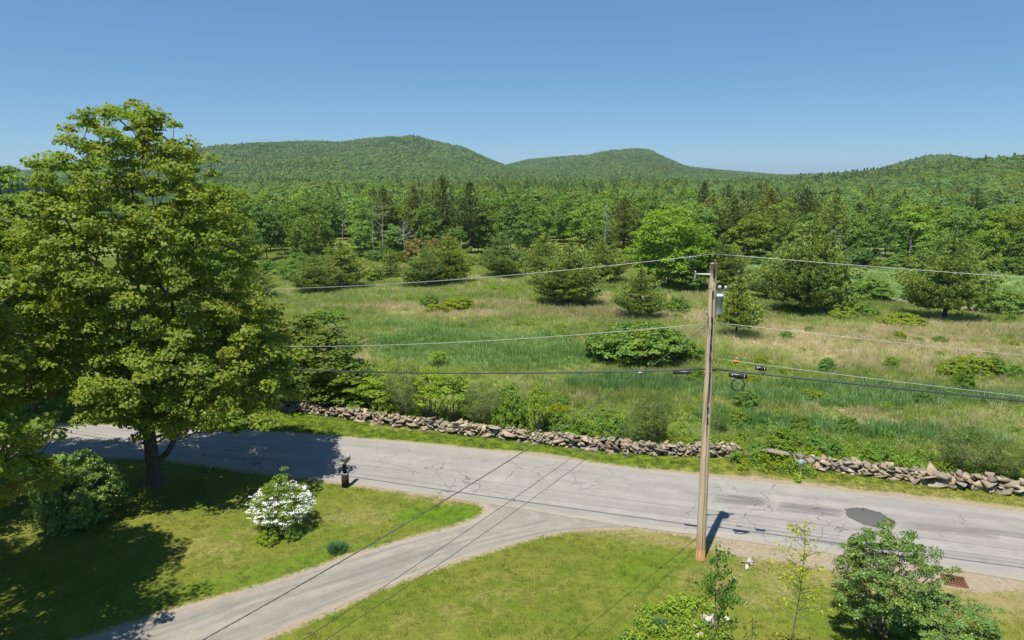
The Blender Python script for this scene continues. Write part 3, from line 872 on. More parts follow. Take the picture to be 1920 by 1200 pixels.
# ------------------------------------------------------------------ grass: scattered by a node tree from tufts kept in the same mesh
def scatter(name, variants, mat, P, kind_id, rotz, scl, tint, tilt=.12, seed=0, kind='stuff', nrm=None):
    """variants: list of (V, F(4), rnd). The object's mesh holds the tufts (vid 0..k) and one loose vertex per plant (vid 100+k)."""
    rng = np.random.default_rng(seed)
    Vs = []; Fs = []; rn = []; vid = []; off = 0
    for k, (V, F, r_) in enumerate(variants):
        Vs.append(V); Fs.append(F + off); rn.append(r_); vid.append(np.full(len(V), k)); off += len(V)
    n = len(P)
    V = np.vstack(Vs + [P]); vid = np.concatenate(vid + [100 + np.asarray(kind_id)]).astype(np.int64)
    rot = np.zeros((len(V), 3)); rot[off:, 0] = rng.normal(size=n) * tilt; rot[off:, 1] = rng.normal(size=n) * tilt; rot[off:, 2] = rotz
    sc = np.ones((len(V), 3)); sc[off:] = np.asarray(scl).reshape(n, -1) * np.ones((n, 3))
    ti = np.zeros(len(V)); ti[off:] = tint
    me = mesh_from(name, V, [np.concatenate(Fs)], [mat], {'rnd': np.concatenate(rn)}, {'vid': vid, 'turn': rot, 'size': sc, 'tint': ti})
    o = put(name, me); tag(o, kind=kind)
    ng = bpy.data.node_groups.new(name + '_nodes', 'GeometryNodeTree')
    ng.interface.new_socket('Geometry', in_out='INPUT', socket_type='NodeSocketGeometry')
    ng.interface.new_socket('Geometry', in_out='OUTPUT', socket_type='NodeSocketGeometry')
    N = ng.nodes; L = ng.links
    gi = N.new('NodeGroupInput'); go = N.new('NodeGroupOutput'); jn = N.new('GeometryNodeJoinGeometry')
    va = N.new('GeometryNodeInputNamedAttribute'); va.data_type = 'INT'; va.inputs['Name'].default_value = 'vid'
    ra_ = N.new('GeometryNodeInputNamedAttribute'); ra_.data_type = 'FLOAT_VECTOR'; ra_.inputs['Name'].default_value = 'turn'
    sa = N.new('GeometryNodeInputNamedAttribute'); sa.data_type = 'FLOAT_VECTOR'; sa.inputs['Name'].default_value = 'size'
    def pick(val):
        c = N.new('FunctionNodeCompare'); c.data_type = 'INT'; c.operation = 'EQUAL'
        L.new(va.outputs['Attribute'], c.inputs[2]); c.inputs[3].default_value = val
        s = N.new('GeometryNodeSeparateGeometry'); s.domain = 'POINT'
        L.new(gi.outputs[0], s.inputs[0]); L.new(c.outputs[0], s.inputs[1]); return s.outputs[0]
    for k in range(len(variants)):
        a = pick(k); b = pick(100 + k)
        ip = N.new('GeometryNodeInstanceOnPoints')
        L.new(b, ip.inputs['Points']); L.new(a, ip.inputs['Instance']); L.new(ra_.outputs['Attribute'], ip.inputs['Rotation']); L.new(sa.outputs['Attribute'], ip.inputs['Scale'])
        L.new(ip.outputs[0], jn.inputs[0])
    L.new(jn.outputs[0], go.inputs[0])
    md = o.modifiers.new('scatter', 'NODES'); md.node_group = ng
    return o

def blades(seed, n, h, spread, w, lean=.35, bend=.0, leafy=0):
    rng = np.random.default_rng(seed)
    a = rng.random(n) * 6.283; r_ = spread * np.sqrt(rng.random(n))
    B = np.stack([np.cos(a) * r_, np.sin(a) * r_, np.zeros(n)], 1)
    d = np.stack([np.cos(a) * r_ / spread * lean + rng.normal(size=n) * lean * .5, np.sin(a) * r_ / spread * lean + rng.normal(size=n) * lean * .5, np.ones(n)], 1)
    H = h * rng.uniform(.55, 1.15, n)[:, None]
    T = B + unit(d) * H
    s = unit(np.stack([rng.normal(size=n), rng.normal(size=n), np.zeros(n)], 1)) * w * .5
    Mi = (B + T) / 2 + np.array([0, 0, 1]) * H * .06
    T = T - np.array([0, 0, 1]) * H * bend
    V = np.stack([B - s, B + s, Mi + s * .8, Mi - s * .8, T + s * .25, T - s * .25], 1).reshape(-1, 3)
    o = (np.arange(n) * 6)[:, None]
    F = np.concatenate([o + np.array([[0, 1, 2, 3]]), o + np.array([[3, 2, 4, 5]])])
    r = rng.random(n); rr = np.concatenate([r, r])
    return V, F, rr

def forb(seed, nst, h, spread, ls, per=9):
    rng = np.random.default_rng(seed); g = Geo()
    P = []; Nn = []
    for k in range(nst):
        a = rng.random() * 6.28; r_ = spread * math.sqrt(rng.random()); hh = h * rng.uniform(.6, 1.1) * (1 - .35 * r_ / spread)
        for q in range(per):
            z = hh * (q + 1) / per; b = rng.random() * 6.28
            P.append((math.cos(a) * r_ + math.cos(b) * ls * .6, math.sin(a) * r_ + math.sin(b) * ls * .6, z)); Nn.append((math.cos(b) * .5, math.sin(b) * .5, .8))
    P = np.array(P); Nn = unit(np.array(Nn) + rng.normal(size=P.shape) * .25)
    leaf_quads(g, P, Nn, ls * rng.uniform(.6, 1.3, len(P)), rng, .6, .1)
    V, F, A = g.arrays(); return V, F[0], A

def frustum_points(rng, y0, y1, dens, keep=None, margin=1.5, xmax=None):
    """random points in the wedge the view looks down; dens(y) plants per m2"""
    out = []
    ys = np.arange(y0, y1, 1.0)
    for y in ys:
        w = .78 * (y + 3) + margin
        n = rng.poisson(dens(y + .5) * 2 * w)
        out.append(np.stack([rng.uniform(-w, w, n), rng.uniform(y, y + 1, n)], 1))
    P = np.concatenate(out)
    if keep is not None: P = P[keep(P[:, 0], P[:, 1])]
    return P

rng = np.random.default_rng(11)
# mown lawn and verge
def lawn_keep(X, Y):
    road_ = ypoly(NEAR, X) - Y
    at = lawn_attr(X, Y)
    g_ = at['grass'] + .5 * (fbm(X * 2.2, Y * 2.2, 7, 3) - .5) - at['bare'] * 1.1
    return (road_ > .02) & (g_ > .02) & (rng.random(len(X)) < 1 - .55 * at['dry'])
P = frustum_points(rng, 12, 34, lambda y: 34, lawn_keep)
tv = [blades(1, 26, .050, .12, .010, .7), blades(2, 22, .065, .11, .010, .6), blades(3, 24, .04, .13, .012, .8)]
dryp = lawn_attr(P[:, 0], P[:, 1])
tn = np.clip(.5 + 1.0 * (fbm(P[:, 0] * .5, P[:, 1] * .5, 21, 4) - .5) + .34 * dryp['dry'] - .3 * dryp['lush'] - .32 * dryp['stripe'] + rng.normal(size=len(P)) * .09, 0, 1)
scatter('lawn_grass', tv, MT['turf'], np.c_[P, np.zeros(len(P))], rng.integers(0, 3, len(P)), rng.random(len(P)) * 6.28, rng.uniform(.6, 1.3, len(P)), tn)
def verge_keep(X, Y):
    at = verge_attr(X, Y)
    return (Y < wall_y(X) - .1) & (at['grass'] + .5 * (fbm(X * 2.2, Y * 2.2, 7, 3) - .5) > .02)
P = frustum_points(rng, 19, 40, lambda y: 30, verge_keep)
va_ = verge_attr(P[:, 0], P[:, 1])
scatter('verge_grass', [blades(5, 24, .10, .13, .013, .6), blades(6, 24, .075, .13, .013, .7)], MT['turf'], np.c_[P, np.zeros(len(P))], rng.integers(0, 2, len(P)), rng.random(len(P)) * 6.28,
        rng.uniform(.6, 1.35, len(P)), np.clip(.40 + .5 * va_['dry'] + .8 * (fbm(P[:, 0] * .6, P[:, 1] * .6, 22, 3) - .5) + rng.normal(size=len(P)) * .08, 0, 1))

# meadow
def fdens(a, b):
    return lambda y: a * min(1, (42 / max(y, 42)) ** 1.25) * b
FARF = 150
def field_keep(X, Y): return (Y > wall_y(X) + .5) & (X > -40 - Y * .3)
P = frustum_points(rng, 24, FARF, fdens(9, 1), field_keep)
X, Y = P[:, 0], P[:, 1]
lush, dry, blue = m_lush(X, Y), m_dry(X, Y), m_blue(X, Y)
u = rng.random(len(P)); nz = fbm(X / 2.2, Y / 2.2, 88, 3)
kd = np.full(len(P), 0)
kd[u < np.clip(.10 + .9 * sstep(.58, .72, fbm(X / 6, Y / 6, 19, 3)), 0, .6)] = 3
kd[(u < .06 + .62 * dry + .22 * sstep(.55, .7, nz))] = 2
kd[rng.random(len(P)) < .85 * blue] = 4
kd[rng.random(len(P)) < .97 * lush] = 1
wallside = sstep(9, 2, Y - wall_y(X))
kd[(rng.random(len(P)) < .45 * wallside) & (kd != 1)] = 3
hay = m_hay(X, Y); kd[rng.random(len(P)) < hay] = 5
Z = terrain(X, Y)
def fsub(k): return np.nonzero(kd == k)[0]
lod = lambda y: 1 + .9 * sstep(50, 130, y)
SPECIES = dict(meadow_grass=(0, 'meadow', [blades(21, 34, .42, .26, .022, .45), blades(22, 30, .34, .28, .024, .6), blades(23, 30, .5, .22, .02, .4)]),
          lush_grass=(1, 'lush', [blades(31, 34, .50, .24, .034, .40, .08), blades(32, 34, .58, .24, .036, .5, .1)]),
          dry_grass=(2, 'dry', [blades(41, 34, .50, .24, .016, .5), blades(42, 34, .40, .28, .018, .8)]),
          meadow_weeds=(3, 'weed', [forb(51, 9, .42, .26, .085), forb(52, 12, .34, .32, .075), forb(53, 7, .6, .2, .10)]),
          hay_grass=(5, 'hay', [blades(71, 30, .26, .34, .03, .6), blades(72, 30, .3, .34, .03, .5)]),
          reed_grass=(4, 'bluegrass', [blades(61, 34, .55, .24, .028, .35), blades(62, 34, .6, .25, .03, .5)]))
for nm, (k, mt, vs) in SPECIES.items():
    i = fsub(k); s_ = rng.uniform(.65, 1.25, len(i)) * lod(Y[i])
    hm = np.clip(.35 + 1.3 * fbm(X[i] / 4, Y[i] / 4, 71, 3), .5, 1.25)
    scatter(nm, vs, MT[mt], np.c_[X[i], Y[i], Z[i] - .02], rng.integers(0, len(vs), len(i)), rng.random(len(i)) * 6.28, np.stack([s_ * 1.1, s_ * 1.1, s_ * hm / lod(Y[i]) ** .5], 1),
            np.clip(.5 + (fbm(X[i] / 9, Y[i] / 9, 72, 3) - .5) * 1.1 + rng.normal(size=len(i)) * .10, 0, 1), .15)
# rank growth along both sides of the stone walls
W = np.vstack([WALL_A, WALL_B]); gp = []
for a in W[::1]:
    for q in range(4): gp.append((a[0] + rng.normal() * .3, a[1] + .95 + abs(rng.normal()) * .9))
gap = [(x, y) for x, y in zip(rng.uniform(WALL_A[-1, 0] - .4, WALL_B[0, 0] + .3, 120), rng.normal(size=120))]
for x, q in gap: gp.append((x, float(wall_y(np.array(x))) - .1 + q * .55 - .35 * (abs(x - (WALL_A[-1, 0] + WALL_B[0, 0]) / 2) < 1.6)))
gp = np.array(gp)
gp = gp[gp[:, 1] > ypoly(FAR, gp[:, 0]) + .35]
k_ = rng.integers(0, 3, len(gp)); s_ = rng.uniform(.5, 1.05, len(gp))
scatter('wallside_weeds', [forb(54, 12, .55, .28, .11), forb(55, 10, .45, .3, .09), forb(56, 12, .7, .26, .12)], MT['weed'], np.c_[gp, np.zeros(len(gp))], k_, rng.random(len(gp)) * 6.28, s_, rng.random(len(gp)))

# ------------------------------------------------------------------ dry stone walls and loose stones
import bmesh
def stone_variants(n, seed=5, pts=11):
    rng = np.random.default_rng(seed); out = []
    for k in range(n):
        p = rng.normal(size=(pts, 3)); p /= np.abs(p).max(1)[:, None] ** rng.uniform(.35, .8); p = p / np.abs(p).max(0)
        p *= .5
        bm = bmesh.new()
        for q in p: bm.verts.new(q)
        bmesh.ops.convex_hull(bm, input=bm.verts[:])
        for v in [v for v in bm.verts if not v.link_faces]: bm.verts.remove(v)
        bmesh.ops.bevel(bm, geom=bm.edges[:], offset=.022, segments=1, affect='EDGES', clamp_overlap=True)
        bmesh.ops.triangulate(bm, faces=bm.faces[:])
        bm.verts.index_update()
        out.append((np.array([v.co[:] for v in bm.verts]), np.array([[v.index for v in f.verts] for f in bm.faces])))
        bm.free()
    return out
STONES = stone_variants(16)
def rotm(ax, ay, az):
    cx, sx, cy, sy, cz, sz = math.cos(ax), math.sin(ax), math.cos(ay), math.sin(ay), math.cos(az), math.sin(az)
    return np.array([[cz, -sz, 0], [sz, cz, 0], [0, 0, 1]]) @ np.array([[cy, 0, sy], [0, 1, 0], [-sy, 0, cy]]) @ np.array([[1, 0, 0], [0, cx, -sx], [0, sx, cx]])
def add_stone(g, rng, c, size, az, tilt=.25, rnd=None):
    V, F = STONES[rng.integers(len(STONES))]
    g.add((V * np.array(size)) @ rotm(rng.normal() * tilt, rng.normal() * tilt, az).T + np.array(c), F, rng.random() if rnd is None else rnd)

def stone_mat(name, cols):
    m = M(name)
    r = m.attr('rnd'); p = m.coord()
    c = m.ramp(r, [(i / (len(cols) - 1), q) for i, q in enumerate(cols)])
    n1 = m.noise(5, 5, .65, p); n2 = m.noise(28, 3, .7, p)
    c = m.mix(m.rng(n1, .45, .7, 0, .55), c, (.16, .155, .135))
    c = m.mix(m.rng(m.noise(9, 4, .7, p), .62, .7, 0, .6), c, (.42, .43, .38))
    c = m.mix(1., c, m.ramp(n2, [(.3, (.72,) * 3), (.7, (1.3,) * 3)]), 'MULTIPLY')
    h = m.math('ADD', n1, m.math('MULTIPLY', n2, .4))
    m.pbr(c, .9, .2, 0, m.bump(h, .8, .05)); return m.m
MT['stone'] = stone_mat('field_stone', [(.27, .21, .14), (.38, .30, .205), (.17, .145, .11), (.42, .335, .23), (.23, .20, .155), (.33, .24, .155), (.15, .14, .12), (.47, .39, .28)])
MT['pale_stone'] = stone_mat('pale_stone', [(.44, .41, .35), (.54, .50, .43)])

def stone_wall(name, path, H, Wd, seed, label, group=None, big=1.0, courses=4):
    rng = np.random.default_rng(seed); g = Geo()
    P = np.asarray(path, float)
    s = np.concatenate([[0], np.cumsum(np.linalg.norm(np.diff(P, axis=0), axis=1))]); L = s[-1]
    for c in range(courses):
        u = 0
        while u < L:
            w = rng.choice([.18, .28, .42, .66], p=[.34, .34, .22, .10]) * big * rng.uniform(.85, 1.2) * (1.15 if c == 0 else 1)
            hloc = H * (.55 + .9 * float(fbm(u * .45, seed, seed, 4)))
            p = np.array([np.interp(u, s, P[:, k]) for k in range(2)]); q = np.array([np.interp(min(u + .3, L), s, P[:, k]) for k in range(2)])
            t = unit(q - p + 1e-6); nn = np.array([-t[1], t[0]]); az = math.atan2(t[1], t[0])
            z0 = float(terrain(p[0], p[1]))
            zc = hloc * (c + .45) / courses
            if not (rng.random() < .16 and c == courses - 1):
                taper = 1 - .22 * c / courses
                for side in ((-.5, .5) if c < courses - 1 else (-.38, .36)):
                    off = side * Wd * .62 * taper + rng.normal() * .035
                    add_stone(g, rng, (p[0] + nn[0] * off, p[1] + nn[1] * off, z0 + zc + rng.normal() * .02), (w * 1.25, w * rng.uniform(.75, 1.1) + .12, hloc / courses * rng.uniform(1.1, 2.0)), az + rng.normal() * .3, .28)
            u += w * 1.0
    nst = int(L * 1.6)
    for k in range(nst):                       # fallen and odd stones on and against the wall
        u = rng.random() * L; p = np.array([np.interp(u, s, P[:, k]) for k in range(2)])
        up = rng.random() < .5
        w = rng.uniform(.16, .34)
        add_stone(g, rng, (p[0] + rng.normal() * .1, p[1] + (rng.normal() * .12 if up else -Wd * .62 - rng.random() * .12), float(terrain(p[0], p[1])) + (H * 1.02 if up else .06)), (w * 1.3, w, w * rng.uniform(.5, 1.0)), rng.random() * 3, .5)
    for k in range(int(L / 4.5)):                # a few tall slabs stood on edge
        u = rng.random() * L; p = np.array([np.interp(u, s, P[:, k]) for k in range(2)])
        add_stone(g, rng, (p[0], p[1] - Wd * .28, H * .5), (.55 * rng.uniform(.7, 1.3), .3, .6 * rng.uniform(.7, 1.1)), rng.normal() * .3 - .25, .35)
    o = g.build(name, MT['stone']); return tag(o, label, 'stone wall', group)
stone_wall('stone_wall', WALL_A, .52, .68, 31, 'long tumbled dry stone wall edging the meadow behind the verge, pole in front of its end', big=.82, courses=5)
stone_wall('stone_wall', WALL_B, .54, .70, 37, 'shorter dry stone wall of rounder grey boulders, past the weedy gap', big=1.0, courses=4)
stone_wall('stone_wall', catmull(FW[3:], .5), .55, .8, 41, 'low distant stone wall half buried in brush between the two big pines', courses=2, big=1.3)

def rock(kind, loc, size, az, label, mat='stone', seed=0, n=1, cat='rock', grp=None):
    rng = np.random.default_rng(seed); g = Geo()
    for k in range(n):
        f = 1 if k == 0 else rng.uniform(.35, .6)
        c = (0, 0, size[2] * .38) if k == 0 else (rng.normal() * size[0] * .5, rng.normal() * size[1] * .5, size[2] * .2)
        add_stone(g, rng, c, [q * f for q in size], az + (0 if k == 0 else rng.random() * 3), .12)
    o = g.build(kind, MT[mat], loc=loc); return tag(o, label, cat, grp)
rock('stone_slab', flat(1455, 872) + np.array([0, .25, .32]), (1.6, .8, .42), -.2, 'long flat brown slab lying in the weeds at the gap in the wall', seed=3, cat='stone slab')
rock('boulder', flat(1404, 860), (.6, .45, .42), .2, 'grey-blue boulder at the tumbled end of the long stone wall', seed=5)
rock('rock', flat(1404, 1056), (.42, .26, .24), .5, 'bright white rock heap in the grass beside the utility pole', 'pale_stone', 7, 3)
rock('rock', flat(1400, 1067), (.34, .16, .14), 1.1, 'small white stone just below the white rock heap', 'pale_stone', 8, 2)
rock('rock', flat(1375, 1088), (.16, .15, .13), .5, 'fist-sized white stone alone in the grass, below the utility pole', 'pale_stone', 9)
rock('garden_stone', flat(1328, 1168), (.75, .55, .34), .9, 'pale layered stone at the edge of the garden bed', 'pale_stone', 12, 2)
rock('garden_stone', flat(1362, 1163), (.26, .2, .16), .2, 'small whitish stone just past the pale layered garden stone', 'pale_stone', 13)
rock('garden_stone', flat(1308, 1193), (.4, .26, .18), .9, 'narrow pale stone under the sapling at the garden bed rim', 'pale_stone', 14)
rock('boulder', flat(510, 1003), (.75, .42, .34), .1, 'grey boulder at the foot of the white flowering shrub', seed=15)
rock('rock', flat(1026, 566) if False else hit(1027, 562), (1.6, .9, .6), .2, 'pale rock beside the big round pine in the meadow', seed=16)
rock('rock', hit(1208, 685), (.9, .6, .5), .2, 'light grey rock at the edge of the dark dense thicket', seed=17)

# ------------------------------------------------------------------ pole, transformer, wires
PB = flat(1313, 1047); PH = 10.62
lean = (-.17, 0.0)
ZY = lambda y: height_for(PB, y)
def pole_pt(z): return np.array([PB[0] + lean[0] * z / PH, PB[1] + lean[1] * z / PH, z])
m = M('weathered_pole_wood')
v = m.mapping(m.coord(), (26, 26, .55)); nz = m.noise(1.2, 6, .65, v, .8); pz = m.n.new('ShaderNodeSeparateXYZ'); m.l.new(m.coord(), pz.inputs[0])
c = m.mix(m.rng(nz, .32, .68), (.46, .34, .235), (.76, .60, .44))
c = m.mix(m.rng(m.math('ADD', pz.outputs[2], m.math('MULTIPLY', nz, 1.8)), .9, 2.2, .85, 0), c, (.50, .235, .06))
c = m.mix(m.rng(m.math('ADD', pz.outputs[2], nz), .55, .9, .55, 0), c, (.13, .075, .04))
m.pbr(c, .85, .2, 0, m.bump(nz, .9, .02)); MT['pole'] = m.m
MT['steel'] = simple('galvanised_steel', (.33, .34, .34), .45, .5, .7, .15, 40)
MT['darksteel'] = simple('dark_hardware', (.06, .055, .05), .55, .4, .3, .3, 40)
MT['tank'] = simple('transformer_paint', (.42, .49, .48), .45, .5, 0, .08, 12)
MT['porcelain'] = simple('grey_porcelain', (.36, .37, .37), .3, .5)
MT['fibreglass'] = simple('white_fibreglass', (.66, .65, .62), .4, .4)
MT['black'] = simple('black_plastic', (.016, .016, .018), .38, .5)
MT['orange'] = simple('orange_tag', (.75, .16, .01), .5, .4)
MT['alum'] = simple('bare_aluminium_wire', (.42, .42, .41), .5, .5, .3)
MT['cable'] = simple('black_cable', (.035, .042, .04), .45, .5)
MT['greycable'] = simple('grey_twisted_cable', (.10, .10, .10), .5, .5, .2, .5, 30)
MT['blackwire'] = simple('black_wire', (.04, .04, .04), .5, .4)

pole = empty('utility_pole', PB, 'tall weathered wooden utility pole with transformer and wires standing at the road edge', 'utility pole')
def L_(p): return np.asarray(p, float) - PB
zz = np.linspace(0, PH, 24)
g = Geo(); g.tube([L_(pole_pt(z)) for z in zz], np.interp(zz, [0, PH], [.168, .118]), 20); g.build('shaft', MT['pole'], pole, True)
tp = L_(pole_pt(PH))
g = Geo(); g.box(tp + (0, -.14, -.15), (.05, .045, .62)); g.tube([tp + (0, -.12, .1), tp + (0, -.10, .22)], .022, 8); g.build('top_bracket', MT['darksteel'], pole)
g = Geo(); g.lathe(tp + (0, -.10, .19), [(.02, 0), (.055, .01), (.03, .04), (.06, .05), (.035, .08), (.05, .09), (.02, .12)], 14); g.build('top_insulator', MT['darksteel'], pole, True)
# cutout arm towards the left
ap = L_(pole_pt(PH - .36))
g = Geo(); g.tube([ap + (-.1, -.06, 0), ap + (-.60, -.10, .02)], .024, 8); br = g.build('cutout_arm', MT['fibreglass'], pole, True)
g = Geo(); g.lathe(ap + (-.62, -.10, -.16), [(.02, 0), (.045, .02), (.028, .05), (.045, .08), (.028, .11), (.045, .14), (.028, .17), (.045, .2), (.028, .23), (.045, .26), (.02, .30)], 12); g.build('insulator', MT['porcelain'], br, True)
g = Geo(); g.tube([ap + (-.67, -.13, -.22), ap + (-.66, -.13, .24)], .018, 8); g.box(ap + (-.64, -.12, .22), (.09, .05, .04)); g.box(ap + (-.65, -.12, -.2), (.07, .05, .05)); g.build('fuse_barrel', MT['darksteel'], br)
g = Geo(); g.tube([ap + (-.62, -.1, -.2), ap + (-.45, -.1, -.32), ap + (-.2, -.1, -.18), ap + (-.06, -.14, -.4)], .006, 5); g.build('jumper', MT['blackwire'], br)
# transformer behind the shaft on its right
tc = L_(pole_pt(ZY(590))) + np.array([.245, .16, 0])
tr = put('transformer', None, pole, tc)
g = Geo(); g.lathe((0, 0, 0), [(.05, 0), (.165, .005), (.172, .03), (.172, .60), (.18, .605), (.18, .63), (.165, .64), (.12, .675), (.02, .69)], 24); g.build('tank', MT['tank'], tr, True)
g = Geo(); g.lathe((.02, -.02, .67), [(.03, 0), (.045, .02), (.03, .05), (.06, .06), (.03, .09), (.055, .1), (.03, .13), (.05, .14), (.045, .17), (.07, .20), (.065, .26), (.03, .29)], 14); g.build('bushing', MT['porcelain'], tr, True)
g = Geo(); g.box((.22, -.05, .86), (.12, .05, .17)); g.tube([(.1, -.05, .66), (.17, -.06, .78), (.22, -.05, .83)], .012, 6); g.build('surge_arrester', MT['steel'], tr)
g = Geo(); g.tube([(.07, -.17, .58), (.09, -.18, .45), (.05, -.18, .36), (.08, -.18, .2)], .013, 6); g.box((.08, -.17, .50), (.05, .03, .08)); g.build('terminal_leads', MT['blackwire'], tr)
for z_ in (.50, .10): g = Geo(); g.box((-.17, -.08, z_), (.14, .12, .05)); g.build('mounting_bracket', MT['steel'], tr)
g = Geo(); g.tube([(.0, -.1, .0), (-.0, -.16, -.18), (-.16, -.24, -.28), (-.28, -.3, -.1)], .010, 6); g.build('tail_wire', MT['blackwire'], tr)
# secondary rack and risers down the face of the shaft
def face(z, a=-1.57, out=.0):
    r_ = float(np.interp(z, [0, PH], [.168, .118])) + out; p = L_(pole_pt(z)); return p + np.array([math.cos(a) * r_, math.sin(a) * r_, 0])
g = Geo()
for a0, w, z0, z1 in ((-1.75, .010, 4.7, 9.7), (-1.45, .008, 5.9, 8.8), (-1.6, .006, .4, 9.9)):
    zs = np.linspace(z0, z1, 26); g.tube([face(z, a0 + .07 * math.sin(z * 3.1), .012) for z in zs], w, 5)
g.build('riser_wires', MT['darksteel'], pole)
for z in (8.85, 8.45, 7.95, 7.55, 5.75, 5.35, 9.7):
    g = Geo(); p = face(z, -1.68, .02); g.lathe(p + (0, -.02, -.05), [(.012, 0), (.035, .01), (.02, .04), (.035, .07), (.012, .09)], 10); g.tube([p + (0, .06, 0), p + (0, -.06, 0)], .012, 6); g.build('spool_bolt', MT['darksteel'], pole)
g = Geo(); p0 = L_(pole_pt(ZY(598))); t = np.linspace(.6, 3.6, 12)
g.tube([p0 + np.array([-.16 + .02 * math.cos(q * 2), -.12 + .12 * math.cos(q), .22 * math.sin(q)]) for q in t], .012, 5); g.build('drip_loop', MT['blackwire'], pole)

def span(P0, P1, through=None, S=None, n=60):
    P0 = np.asarray(P0, float); P1 = np.asarray(P1, float)
    t = np.linspace(0, 1, n)
    if through is not None:
        px, py = through
        best = None
        for tt in np.linspace(.01, .995, 600):
            p = P0 * (1 - tt) + P1 * tt; x, y = project(p)
            if best is None or abs(x - px) < best[0]: best = (abs(x - px), tt)
        tt = best[1]; p = P0 * (1 - tt) + P1 * tt; d = ray(px, py); z = CAM_Z + d[2] / d[1] * p[1]
        S = (p[2] - z) / (4 * tt * (1 - tt))
        S = max(S, .02)
    Q = P0[None] * (1 - t)[:, None] + P1[None] * t[:, None]; Q[:, 2] -= 4 * S * t * (1 - t)
    return Q
def at_px(Q, px):
    xs = np.array([project(q)[0] for q in Q]); i = int(np.argmin(np.abs(xs - px)))
    return Q[i], unit(Q[min(i + 1, len(Q) - 1)] - Q[max(i - 1, 0)])
def wire(paths, r, mat, label, cat='power line', kind='power_line', group='overhead wires on the utility pole', twist=0):
    o = None
    g = Geo()
    for Q in paths:
        if twist:
            L = np.concatenate([[0], np.cumsum(np.linalg.norm(np.diff(Q, axis=0), axis=1))]); m_ = int(L[-1] / .12)
            u = np.linspace(0, L[-1], m_); C = np.stack([np.interp(u, L, Q[:, k]) for k in range(3)], 1)
            for ph in range(twist):
                a = u / .55 * 6.283 + ph * 6.283 / twist
                g.tube(C + np.stack([0 * a, np.cos(a), np.sin(a)], 1) * r * .9, r * .75, 5, .5)
        else: g.tube(Q, r, 6)
    o = g.build(kind, MT[mat]); o.data.shade_smooth(); return tag(o, label, cat, group)

LP = np.array([-35.5, 36.5]); RP = np.array([51.0, 10.0])
TOPI = PB + tp + np.array([0, -.10, .32])
w1 = [span(TOPI, (LP[0], LP[1], 8.7), (505, 542)), span(TOPI, (RP[0], RP[1], 10.6), (1920, 520))]
prim = wire(w1, .0095, 'alum', 'bare silver wire running over the very top of the utility pole')
q, t = at_px(w1[0], 1282)
g = Geo(); a = np.linspace(0, 6.283, 13); g.tube([q + np.array([.055 * math.cos(b), 0, -.07 + .06 * math.sin(b)]) for b in a], .014, 5); g.box(q, (.05, .03, .04)); g.build('stirrup_clamp', MT['steel'], prim)
NP = pole_pt(ZY(606))
w2 = [span(NP + (-.14, -.06, -.0), (LP[0], LP[1], 6.3), (520, 650)), span(NP + (.14, -.03, .03), (RP[0], RP[1], 8.0), (1920, 666))]
wire(w2, .0095, 'alum', 'bare neutral wire crossing the pole below the grey transformer')
CPt = pole_pt(ZY(691))
w3l = span(CPt + (-.15, -.1, 0), (LP[0], LP[1], 5.5), (700, 698)); w3r = span(CPt + (.15, -.08, 0), (RP[0], RP[1], 6.4), (1920, 752))
thick = wire([w3l, w3r], .024, 'cable', 'thick black communication cable crossing the pole at mid height')
w3b = [w3l + np.array([0, -.01, .055]), w3r + np.array([0, -.01, .055])]
g = Geo()
for Q in w3b: g.tube(Q, .006, 5)
g.build('support_strand', MT['greycable'], thick, True)
def splice(par, Q, px, ln, r_, dz=-.11, straps=True, name='splice_case'):
    q, t = at_px(Q, px); q = q + np.array([0, -.02, dz])
    a = q - t * ln / 2; b = q + t * ln / 2
    g = Geo(); g.tube([a, a + t * .03, a + t * .05, b - t * .05, b - t * .03, b], [r_ * .8, r_ * .8, r_, r_, r_ * .8, r_ * .8], 12); c_ = g.build(name, MT['black'], par, True)
    if straps:
        for f in (-.32, .32):
            s = q + t * ln * f; g = Geo(); a2 = np.linspace(0, 6.283, 13); B = np.array([0, 0, 1.]); A = unit(np.cross(t, B))
            g.tube([s + (A * math.cos(w) + B * math.sin(w)) * (r_ + .008) for w in a2], .010, 5); g.tube([s + B * r_, s + B * (r_ + .09)], .012, 5); g.build('strap', MT['steel'], c_)
    return q
splice(thick, w3l, 1293, .62, .062, -.075, False)
qq = splice(thick, w3r, 1378, .60, .085, -.13)
g = Geo(); a = np.linspace(0, 6.283 * 2, 50); c0, _ = at_px(w3r, 1364)
g.tube([c0 + np.array([.215 * math.cos(b), -.05 + .012 * math.sin(b * 1.5), -.43 + .215 * math.sin(b)]) for b in a], .020, 6); g.build('cable_coil', MT['black'], thick, True)
g = Geo(); c1, t1 = at_px(w3r, 1352); g.box(c1 + (0, 0, -.02), (.12, .05, .08)); g.build('lashing_clamp', MT['black'], thick); g = Geo(); c1b, _ = at_px(w3r, 1450); g.box(c1b, (.06, .05, .06)); g.build('lashing_clamp', MT['black'], thick)
w4 = span(pole_pt(ZY(673)) + (.13, .10, 0), (RP[0], RP[1] + .3, 6.75), (1920, 743))
strand = wire([w4], .008, 'alum', 'silver strand with a small black box and orange tag, just above the thick cable')
splice(strand, w4, 1409, .36, .075, -.13)
q, _ = at_px(w4, 1363); g = Geo(); g.box(q + (0, -.01, -.01), (.18, .012, .085)); g.build('marker_tag', MT['orange'], strand)
g = Geo(); q2, _ = at_px(w4, 1355); g.tube([q2, q2 + (-.12, 0, -.1), q2 + (-.11, 0, -.25), q2 + (0, 0, -.33)], .009, 5); g.build('jumper', MT['blackwire'], strand)
qa, _ = at_px(w4, 1595); g = Geo(); t = np.linspace(0, 1, 16)
